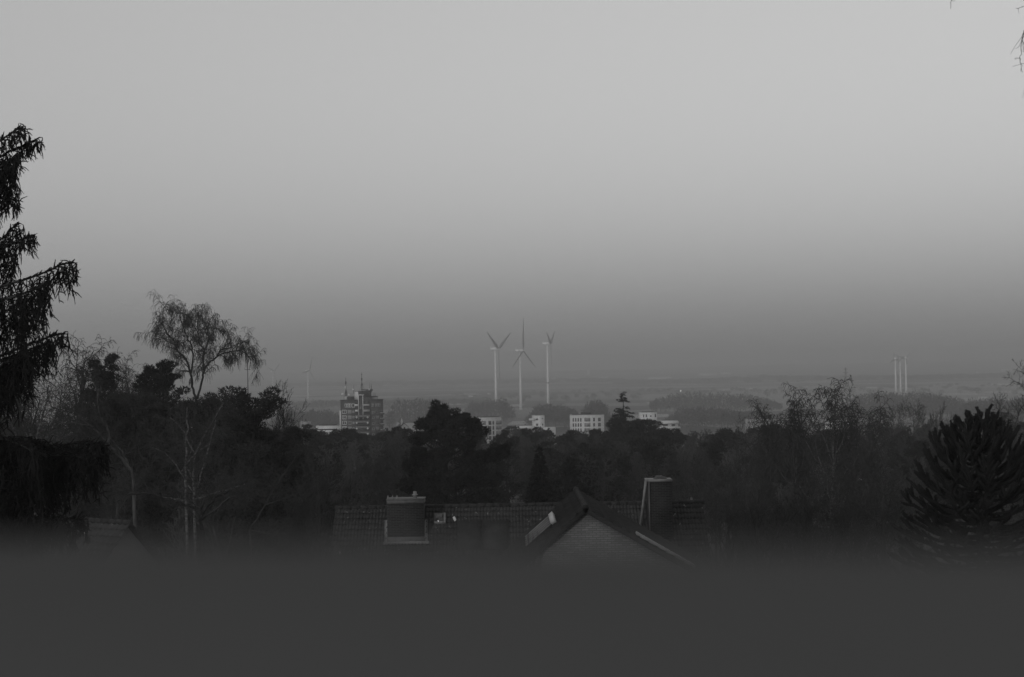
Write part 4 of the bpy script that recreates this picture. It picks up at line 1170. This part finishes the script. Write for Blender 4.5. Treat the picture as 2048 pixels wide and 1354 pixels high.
# ------------------------------------------------------------------ the wood below the hill: copies of a few kinds, one object per tree
rng = np.random.default_rng(5)
proto = []
for i, (S, wk) in enumerate(((ROUND, 1.0), (BRUSH, .9), (BIRCH, 1.0), (ROUND, .9))):
    proto.append(bare_tree('bare_tree', 'x', 'tree', (0, 0, 0), 16.0, S, 200 + i, twig='twig_far', twig_min=.03, sx=wk))
pproto = [pine_tree('pine_tree', 'x', (0, 0, 0), 16.0, 9.0, 210 + i, base=.2, n_limb=20, per=170, leaf=.45) for i in range(2)] + \
         [cone_tree('spruce_tree', 'x', (0, 0, 0), 16.0, 5.5, 215, n=2600, leaf=.38, layers=9, ragged=.3)]
TOPS = np.array([(-150, 770), (150, 775), (200, 790), (420, 800), (520, 846), (560, 844), (600, 848), (632, 853), (678, 854), (690, 866), (750, 860), (780, 851), (840, 851), (860, 862), (960, 862), (1010, 866), (1050, 852), (1090, 862), (1140, 860), (1180, 853),
                 (1230, 858), (1300, 850), (1350, 866), (1400, 854), (1450, 852), (1500, 848), (1600, 850), (1700, 850), (1760, 848), (1900, 840), (2200, 836)], float)
REG = [(-200, 560, 'behind the drooping birch and dark pines'), (560, 760, 'below the tower block'), (760, 960, 'behind the big broad pine'), (960, 1210, 'below the white flats'),
       (1210, 1450, 'behind the narrow chimney'), (1450, 1740, 'behind the large drooping birch'), (1740, 2300, 'behind the monkey puzzle')]
used = {}
def wood_tree(px, d, tp, kind):
    loc, h = spot(px, tp, d)
    if h < 5: return
    h = min(h, 21)
    src = (proto if kind == 'bare' else pproto)[rng.integers(0, 4 if kind == 'bare' else 3)]
    reg = next(r for r in REG if r[0] <= px < r[1])
    zone = 'far' if d > 235 else 'near'
    word = {'tree': 'bare', 'pine': 'dark pine', 'conifer': 'dark spruce'}[src['category']]
    noun = {'tree': 'tree', 'pine': 'tree', 'conifer': 'tree'}[src['category']]
    lab = '%s %s in the %s %s' % (word, noun, 'far wood' if zone == 'far' else 'gardens', reg[2])
    s = h / 16.0
    wk = s * rng.uniform(.85, 1.2) if kind == 'bare' else s * rng.uniform(.8, 1.1)
    if src.name not in used:
        used[src.name] = 1
        src.location = [float(q) for q in loc]; src.rotation_euler = (0, 0, rng.uniform(0, 6.28)); src.scale = (wk, wk, s); src['label'] = lab; src['group'] = word + ' trees ' + reg[2]
        if zone == 'far': src['group'] = 'hazy ' + src['group']
    else:
        dup(src, loc, rng.uniform(0, 6.28), (wk, wk, s), lab, ('hazy ' if zone == 'far' else '') + word + ' trees ' + reg[2])
for row, (d, n, sp_) in enumerate(((345, 56, 0), (310, 46, 4), (280, 40, 10), (250, 36, 20), (222, 32, 32), (195, 28, 48), (170, 24, 66), (148, 20, 86), (128, 18, 112), (108, 12, 150))):
    for k in range(n):
        px = -90 + 2240 * (k + rng.uniform(.1, .9)) / n
        if d < 155 and 780 < px < 1420: continue
        tp = np.interp(px, TOPS[:, 0], TOPS[:, 1]) + sp_ * rng.uniform(.6, 1.4) + abs(rng.normal(0, 5))
        dd = d * rng.uniform(.94, 1.06)
        wood_tree(px, dd, tp, 'pine' if rng.uniform() < (.3 if d > 200 else .2) else 'bare')
# any kind never used is removed
for q in proto + pproto:
    if q.name not in used:
        for c in KIDS[q.name]: bpy.data.objects.remove(c)
        bpy.data.objects.remove(q)

# ------------------------------------------------------------------ woods far out on the plain (masses nobody could count)
def far_wood(label, px0, px1, d, tops, n, seed, wide=9., tall=False, dd=.06, tri=2.2):
    rng = np.random.default_rng(seed)
    m = MB()
    tops = np.array(tops, float)
    for k in range(n):
        px = px0 + (px1 - px0) * (k + rng.uniform(0, 1)) / n
        y = d * (1 + rng.uniform(-dd, dd))
        tp = np.interp(px, tops[:, 0], tops[:, 1]) - 1.5 + abs(rng.normal(0, 4.5))
        (x, yy, z), h = spot(px, tp, y)
        h = max(h, 6) * (.5 + .5 * min(1, (k + .5) / n * 7, (1 - (k + .5) / n) * 7))
        m.tube([(x, yy, z), (x, yy, z + h * .6)], .3, 3, cap=False)
        W_ = wide * rng.uniform(.7, 1.2)
        nt_ = int(rng.integers(50, 120))
        q = rng.normal(0, 1, (nt_, 3)); q /= np.linalg.norm(q, axis=1)[:, None]; q *= rng.uniform(.2, 1, (nt_, 1)) ** .5
        if tall:
            P = np.array((x, yy, z + h * .55)) + q * (W_ * .22, W_ * .22, h * .45)
        else:
            P = np.array((x, yy, z + h * .58)) + q * (W_ * .5, W_ * .5, h * .42)
        m.tris(P, tri, rng, up=.6, slim=.3, dirs=q)
    o = m.build('far_wood', M_['wood'])
    tag(o, label, 'wood', kind='stuff')
far_wood('row of tall hazy poplars beyond the tower block', 772, 915, 1450, [(772, 800), (800, 795), (830, 797), (860, 796), (890, 800), (915, 812)], 46, 1, wide=11, tall=True)
far_wood('hazy clump of round trees at the foot of the raised V turbine', 930, 1024, 1650, [(930, 812), (950, 801), (975, 800), (990, 797), (1008, 798), (1024, 808)], 44, 2, wide=13)
far_wood('dim hazy wood spreading at the turbine feet', 1058, 1160, 1380, [(1058, 818), (1075, 808), (1100, 806), (1130, 812), (1160, 820)], 50, 3, wide=11)
far_wood('round hazy grove behind the white flats with narrow windows', 1166, 1216, 1320, [(1166, 818), (1178, 804), (1195, 799), (1208, 806), (1216, 818)], 44, 4, wide=11)
far_wood('tall hazy poplar wood on the plain past the spiky spruce', 1300, 1560, 1850, [(1285, 792), (1310, 784), (1330, 790), (1370, 782), (1420, 784), (1470, 786), (1520, 792), (1560, 796)], 110, 5, wide=13, tall=True)
far_wood('hazy lower wood filling the plain behind the low terrace', 1330, 1560, 1300, [(1330, 830), (1370, 812), (1420, 814), (1470, 820), (1560, 822)], 90, 6, wide=11)
far_wood('long hazy wood before the three slim turbines', 1680, 1945, 1500, [(1680, 800), (1710, 788), (1740, 785), (1770, 782), (1800, 786), (1830, 780), (1860, 783), (1900, 790), (1945, 793)], 120, 7, wide=14)
far_wood('hazy wood near the frame edge behind the monkey puzzle', 1915, 2100, 1250, [(1915, 800), (1960, 797), (2000, 797), (2100, 788)], 70, 8, wide=12)
far_wood('hazy wood beside the slim lone turbine', 540, 690, 1350, [(540, 830), (580, 812), (610, 822), (650, 818), (690, 826)], 60, 9, wide=11)
far_wood('dim hedge line across the fields beyond the tower block', 560, 1000, 2400, [(560, 802), (700, 800), (850, 798), (1000, 797)], 130, 10, wide=12, dd=.1)
far_wood('forest edge along the fields behind the turbines', 540, 1250, 5200, [(540, 772), (700, 769), (880, 768), (1050, 768), (1250, 764)], 230, 11, wide=34, dd=.08, tri=5)
far_wood('forest edge on the far plain beyond the pylon', 1230, 2150, 4600, [(1230, 768), (1400, 758), (1530, 751), (1700, 752), (1900, 750), (2150, 746)], 280, 12, wide=30, dd=.08, tri=5)
far_wood('scattered hedges in the middle of the plain', 900, 2100, 3000, [(900, 790), (1200, 786), (1500, 778), (1800, 773), (2100, 770)], 150, 13, wide=12, dd=.18)

# ------------------------------------------------------------------ the big drooping spruce
SD = 30.0
sp0 = at(-55, 900, SD)
gs = gz(sp0[0], SD) - .2
stop = at(-50, 60, SD)[2] - gs
spruce = thing('spruce_tree', 'large black spruce with hanging branchlets standing close beside the frame edge', 'spruce', (sp0[0], SD, gs))
rng = np.random.default_rng(17)
tr, cr = MB(), MB()
tr.tube([(0, 0, 0), (0, 0, stop * .3), (0, .05, stop * .7), (0, 0, stop)], [.3, .24, .12, .02], 10)
def sausage(P, r):
    n = len(P)
    R = r * (1 + rng.uniform(-.3, .3, n)); R[-1] *= .35
    cr.tube(P, R, 5)
def nrm3(v):
    return v / np.linalg.norm(v, axis=1)[:, None]
def hang(p, L, r=.017, out=None, sub=True):
    n = max(4, int(L / .11))
    d = nrm(np.array((0, 0, -1.)) + (rng.normal(0, .25, 3) if out is None else out * .6 + rng.normal(0, .2, 3)))
    P = [p]
    for i in range(n):
        d = nrm(d + rng.normal(0, .16, 3) + (0, 0, -.25)); P.append(P[-1] + d * L / n)
    P = np.array(P)
    cr.tube(P, .009, 3, cap=False)
    k = int(L * 13) + 3
    NP, ND = [], []
    for j in range(k):          # short needle-clad shoots along the hanging tail
        f = n * (j + rng.uniform(.3, 1)) / k
        i = min(int(f), n - 1)
        q = P[i] + (P[i + 1] - P[i]) * min(1, f - i)
        e = nrm(rng.normal(0, .5, 3) + (0, 0, -.75)); l = rng.uniform(.1, .26)
        m_ = q + e * l * .5
        e2 = nrm(e + (0, 0, -.5))
        tip = m_ + e2 * l * .5
        w_ = r * rng.uniform(.5, .8)
        cr.tube(np.array([q, m_, tip]), np.array([w_ * .8, w_, w_ * .4]), 4)
        c = 24
        s_ = rng.uniform(0, 1, (c, 1))
        NP.append(np.where(s_ < .5, q + e * l * s_, m_ + e2 * l * (s_ - .5))); ND.append(np.where(s_ < .5, e, e2) * .7 + nrm3(rng.normal(0, 1, (c, 3))))
    cr.tris(np.concatenate(NP), .03, rng, slim=.11, dirs=np.concatenate(ND))
def spruce_branch(az, z, L, rise, curtain, dens=1.0, tipup=.25, P=None):
    ca, sa = math.cos(az), math.sin(az)
    n = 12
    if P is None:
        s = np.linspace(0, 1, n)
        hz_ = s * L
        P = np.stack([ca * hz_, sa * hz_, z + L * (rise * s - .35 * s * (1 - s) * 1.0 + tipup * s ** 3)], 1)
        P[1:] += rng.normal(0, .02 * L ** .5, (n - 1, 3))
    n = len(P)
    L = np.linalg.norm(np.diff(P, axis=0), axis=1).sum()
    tr.tube(P, np.linspace(.022 + .008 * L, .009, n), 6)
    side = np.array((-sa, ca, 0))
    k = int(L * 15 * dens)
    for j in range(k):
        f = (j + rng.uniform()) / k
        f = .08 + .92 * f
        i = min(int(f * (n - 1)), n - 2)
        p = P[i] + (P[i + 1] - P[i]) * (f * (n - 1) - i)
        sd = side * rng.choice((-1, 1)) * rng.uniform(.1, 1)
        # lateral twig, then a hanging tail
        w_ = rng.uniform(.05, .4) * (1 - .5 * f) * min(1.3, L)
        q = p + sd * w_ + (ca * .1, sa * .1, rng.uniform(-.02, .07))
        sausage(np.array([p, (p + q) / 2 + (0, 0, .02), q]), .015)
        hang(q, curtain * rng.uniform(.3, 1.15) * (1 - .5 * f * f), .018, side * rng.uniform(-.4, .4))
    for j in range(int(6 + L * 5)):      # upward shoots near the tip
        f = rng.uniform(.45, 1); i = min(int(f * (n - 1)), n - 2)
        p = P[i] + (P[i + 1] - P[i]) * (f * (n - 1) - i)
        d = nrm(np.array((ca * .8, sa * .8, .55)) + rng.normal(0, .45, 3))
        sausage(np.array([p, p + d * .06, p + d * rng.uniform(.1, .22)]), .016)
    kk = int(L * 60)
    f = rng.uniform(0, n - 1.01, kk); i = f.astype(int)
    cr.tris(P[i] + (P[i + 1] - P[i]) * (f - i)[:, None], .05, rng, up=.5, slim=.16)
def sp_local(px, py, dy):
    return at(px, py, SD + dy) - np.array((sp0[0], SD, gs))
seen = [   # branches the photograph shows: pixel path, curtain length
    ([(-50, 300), (-20, 292), (10, 275), (28, 262), (41, 256)], .45, -.2), ([(-50, 330), (-10, 320), (20, 302), (50, 290), (74, 278)], .42, .3), ([(-50, 372), (-20, 350), (5, 330), (30, 315)], .6, -.5),
    ([(-50, 395), (-20, 385), (10, 380), (24, 372)], .5, .5), ([(-50, 420), (-20, 410), (10, 402), (28, 398)], .45, .0), ([(-50, 345), (-20, 338), (5, 332), (26, 322)], .7, .6), ([(-50, 360), (-15, 352), (15, 345)], .8, -.3), ([(-50, 545), (-20, 540), (8, 532), (26, 522)], .8, .4),
    ([(-50, 500), (-20, 486), (5, 478), (20, 460), (34, 448)], .5, .3), ([(-50, 520), (-10, 500), (20, 490), (45, 478), (62, 471)], .45, -.3),
    ([(-50, 590), (-15, 580), (25, 566), (60, 556), (95, 543), (118, 530), (143, 526)], .85, .2), ([(-50, 610), (0, 600), (40, 590), (70, 578), (84, 572)], 1.5, -.7), ([(-50, 640), (0, 628), (30, 612), (52, 600)], 1.6, .9),
    ([(-50, 735), (0, 712), (35, 698), (70, 684), (104, 672), (126, 668)], .75, -.1), ([(-50, 745), (0, 722), (40, 706), (75, 694), (96, 688)], .95, .8), ([(-50, 760), (-10, 740), (20, 720), (50, 712)], 1.0, -1.0), ([(-50, 780), (-20, 765), (10, 745), (32, 736)], 1.0, .3),
    ([(-50, 890), (0, 880), (40, 876), (80, 884), (112, 896), (140, 890), (170, 884), (192, 888), (206, 896)], 1.1, .1), ([(-50, 900), (0, 893), (50, 898), (95, 912), (135, 908), (165, 915), (182, 926)], 1.3, -.8),
    ([(-50, 905), (0, 886), (35, 880), (75, 890), (105, 905), (122, 914)], 1.9, .9), ([(-50, 880), (-10, 873), (22, 882), (50, 893), (66, 905)], 2.3, -1.4), ([(-50, 925), (-5, 925), (40, 935), (85, 950), (115, 962)], 1.3, .5), ([(-50, 940), (0, 945), (30, 960), (62, 985)], 1.6, -.5),
    ([(-50, 1040), (0, 1034), (60, 1036), (110, 1037), (168, 1040)], .9, .2), ([(-50, 1050), (0, 1040), (60, 1040), (120, 1045)], .9, -.7),
]
for pts, cu, dy in seen:
    Q = np.array([sp_local(px, py, dy * (k / (len(pts) - 1))) for k, (px, py) in enumerate(pts)])
    Q[0, :2] = 0
    s = np.linspace(0, len(Q) - 1, len(Q) * 3)
    P = np.stack([np.interp(s, np.arange(len(Q)), Q[:, i]) for i in range(3)], 1)
    P[1:-1] = (P[:-2] + 2 * P[1:-1] + P[2:]) / 4
    spruce_branch(0.0, 0, 1, 0, cu, 2.1 if pts[0][1] > 850 else 1.6, P=P)
zz = np.linspace(3, stop - .3, 64)
for k, z in enumerate(zz):      # the rest of the crown, all round
    az = rng.uniform(rad(50), rad(310))
    L = np.interp(z / stop, [.1, .4, .7, .9, 1], [2.9, 2.4, 1.6, .7, .15]) * rng.uniform(.8, 1.1)
    spruce_branch(az, z, L, .05, np.interp(z / stop, [.2, .6, 1], [1.1, .8, .25]), .8)
tr.build('trunk', M_['bark'], spruce, smooth=True)
cr.build('crown', M_['needle_dark'], spruce)

# ------------------------------------------------------------------ monkey puzzle tree
AD = 45.0
at_, ah = spot(1955, 826, AD)
ara = thing('monkey_puzzle_tree', 'black monkey puzzle tree with rope like upcurved branches', 'tree', at_)
rng = np.random.default_rng(23)
tr, cr = MB(), MB()
tr.tube([(0, 0, 0), (0, 0, ah * .5), (0, 0, ah - .25)], [.2, .15, .05], 8)
def rope(P, r):
    P = np.asarray(P)
    n = len(P)
    R = np.full(n, r); R[0] *= .75; R[-1] *= .45
    cr.tube(P, R, 6)
    L = np.linalg.norm(np.diff(P, axis=0), axis=1).sum()
    k = int(L * 240)
    f = rng.uniform(0, n - 1.001, k); i = f.astype(int)
    ax = P[i + 1] - P[i]; ax /= np.linalg.norm(ax, axis=1)[:, None]
    q = rng.normal(0, 1, (k, 3)); q -= ax * (q * ax).sum(1)[:, None]; q /= np.linalg.norm(q, axis=1)[:, None]
    cr.tris(P[i] + ax * 0 + (P[i + 1] - P[i]) * (f - i)[:, None] + q * r * .8, .036, rng, slim=.3, dirs=ax * .7 + q * .9)
DOME = ([0, .25, .8, 1.6, 2.6, 4.2, 6.6], [.3, .85, 1.45, 1.9, 2.3, 2.6, 2.75])
NB = 185
for b in range(NB):
    zt = .0 + 6.4 * ((b + rng.uniform()) / NB) ** 1.25
    Rr = np.interp(zt, *DOME) * rng.uniform(.86, 1.08)
    rise = Rr * np.interp(zt, [0, .5, 1.5, 3.5, 6], [1.5, .85, .5, .22, .05])
    az = b * 2.39996 + rng.uniform(-.35, .35)
    u = np.array((math.cos(az), math.sin(az), 0))
    p0 = np.array((0, 0, ah - zt - rise)); p1 = u * Rr * .62 + (0, 0, ah - zt - rise * 1.05 - .12); p2 = u * Rr + (0, 0, ah - zt + .12)
    tt = np.linspace(0, 1, 9)[:, None]
    P = (1 - tt) ** 2 * p0 + 2 * tt * (1 - tt) * p1 + tt ** 2 * p2
    P[1:] += rng.normal(0, .02, (8, 3))
    rope(P, .05)
    for j in range(rng.integers(4, 7)):
        f = rng.uniform(.5, .93); i = min(int(f * 8), 7)
        p = P[i] + (P[i + 1] - P[i]) * (f * 8 - i)
        ax = nrm(P[i + 1] - P[i]); sd = nrm(np.cross(ax, (0, 0, 1.)) + 1e-6) * (1 if j % 2 else -1)
        d = nrm(ax * .8 + sd * rng.uniform(.3, .85) + rng.normal(0, .12, 3)); l = rng.uniform(.28, .6) * min(1, .45 + Rr * .35)
        Q = [p]
        for q in range(4):
            d = nrm(d + (0, 0, .13) + rng.normal(0, .05, 3)); Q.append(Q[-1] + d * l / 4)
        rope(Q, .046)
rope([(0, 0, ah - .8), (.02, 0, ah - .3), (0, .02, ah + .0)], .055)
tr.build('trunk', M_['needle_dark'], ara, smooth=True)
cr.build('crown', M_['needle_dark'], ara)

# ------------------------------------------------------------------ birch outside the frame whose twigs hang into the sky
BD = 20.0
b0 = at(2300, 400, BD); gb = gz(b0[0], BD) - .2
bt = thing('birch_tree', 'birch beyond the frame edge whose fine twigs hang into the upper sky', 'birch', (b0[0], BD, gb))
rng = np.random.default_rng(29)
tr, cr = MB(), MB()
H_ = at(2300, -420, BD)[2] - gb
tr.tube([(0, 0, 0), (.1, 0, H_ * .4), (0, .1, H_ * .75), (0, 0, H_)], [.2, .15, .09, .02], 8)
def lb(px, py, dy=0.): return at(px, py, BD + dy) - np.array((b0[0], BD, gb))
def twig(pts, r, kids=3, L=.35):
    P = np.array([lb(*q) for q in pts]); s = np.linspace(0, len(P) - 1, len(P) * 3)
    P = np.stack([np.interp(s, np.arange(len(P)), P[:, i]) for i in range(3)], 1)
    P[1:-1] += rng.normal(0, .006, (len(P) - 2, 3))
    cr.tube(P, np.linspace(r, r * .5, len(P)), 4)
    for j in range(kids):
        i = rng.integers(2, len(P)); d = nrm(rng.normal(0, .35, 3) + (0, 0, -1.))
        Q = [P[i]]
        for q in range(4): d = nrm(d + rng.normal(0, .2, 3)); Q.append(Q[-1] + d * L * rng.uniform(.4, 1) / 4)
        cr.tube(np.array(Q), [r * .6, r * .55, r * .5, r * .4, r * .35], 3)
for pts, r in (([(2300, 60, 0), (2180, -60, 0), (2080, -110, .2), (1990, -90, .2), (1930, -60, .2), (1905, -20, .2)], .025), ([(2300, 0, 0), (2190, -30, 0), (2110, -20, 0), (2062, 10, 0)], .022), ([(2300, -120, 0), (2200, -200, .5), (2110, -220, .6), (2040, -180, .7)], .02)):
    P = np.array([lb(*q) for q in pts]); tr.tube(P, np.linspace(r * 1.6, r * .4, len(P)), 6)
twig([(1905, -22, .2), (1903, 0, .2), (1901, 18, .2)], .005, 1, .1)
twig([(2062, 10, 0), (2050, 14, 0), (2031, 16, 0)], .005, 3, .12)
twig([(2062, 10, 0), (2052, 50, 0), (2044, 75, 0), (2042, 104, 0), (2039, 116, 0), (2042, 130, 0), (2042, 143, 0)], .0055, 3, .2)
twig([(2060, 10, .1), (2056, 45, .1), (2046, 70, .1), (2046, 96, .1), (2050, 110, .1)], .006, 4, .25)
twig([(2062, 10, .2), (2060, 60, .2), (2052, 100, .2)], .005, 5, .3)
twig([(2039, 116, 0), (2033, 116, 0), (2030, 118, 0)], .004, 1, .03)
for j in range(40):
    px = rng.uniform(2062, 2420); twig([(px, rng.uniform(-220, 20), rng.uniform(-1, 1)), (px + rng.uniform(-14, 8), rng.uniform(40, 120), rng.uniform(-1, 1)), (px + rng.uniform(-16, 8), rng.uniform(140, 300), 0)], .006, 5, .5)
tr.build('trunk', M_['birch'], bt, smooth=True); cr.build('crown', M_['twig'], bt)

# ------------------------------------------------------------------ the hazy air
hm = bpy.data.materials.new('haze_air'); hm.use_nodes = True
t = hm.node_tree
t.nodes.remove(t.nodes['Principled BSDF'])
pv = t.nodes.new('ShaderNodeVolumePrincipled')
pv.inputs['Color'].default_value = (.62, .62, .62, 1); pv.inputs['Density'].default_value = 3.6e-4; pv.inputs['Anisotropy'].default_value = 0.0
t.links.new(pv.outputs[0], t.nodes['Material Output'].inputs['Volume'])
hb = MB().box((0, 4700, 70), (13200, 10400, 142)).build('haze', hm)
tag(hb, 'pale haze filling the air over the plain', 'haze', kind='stuff')
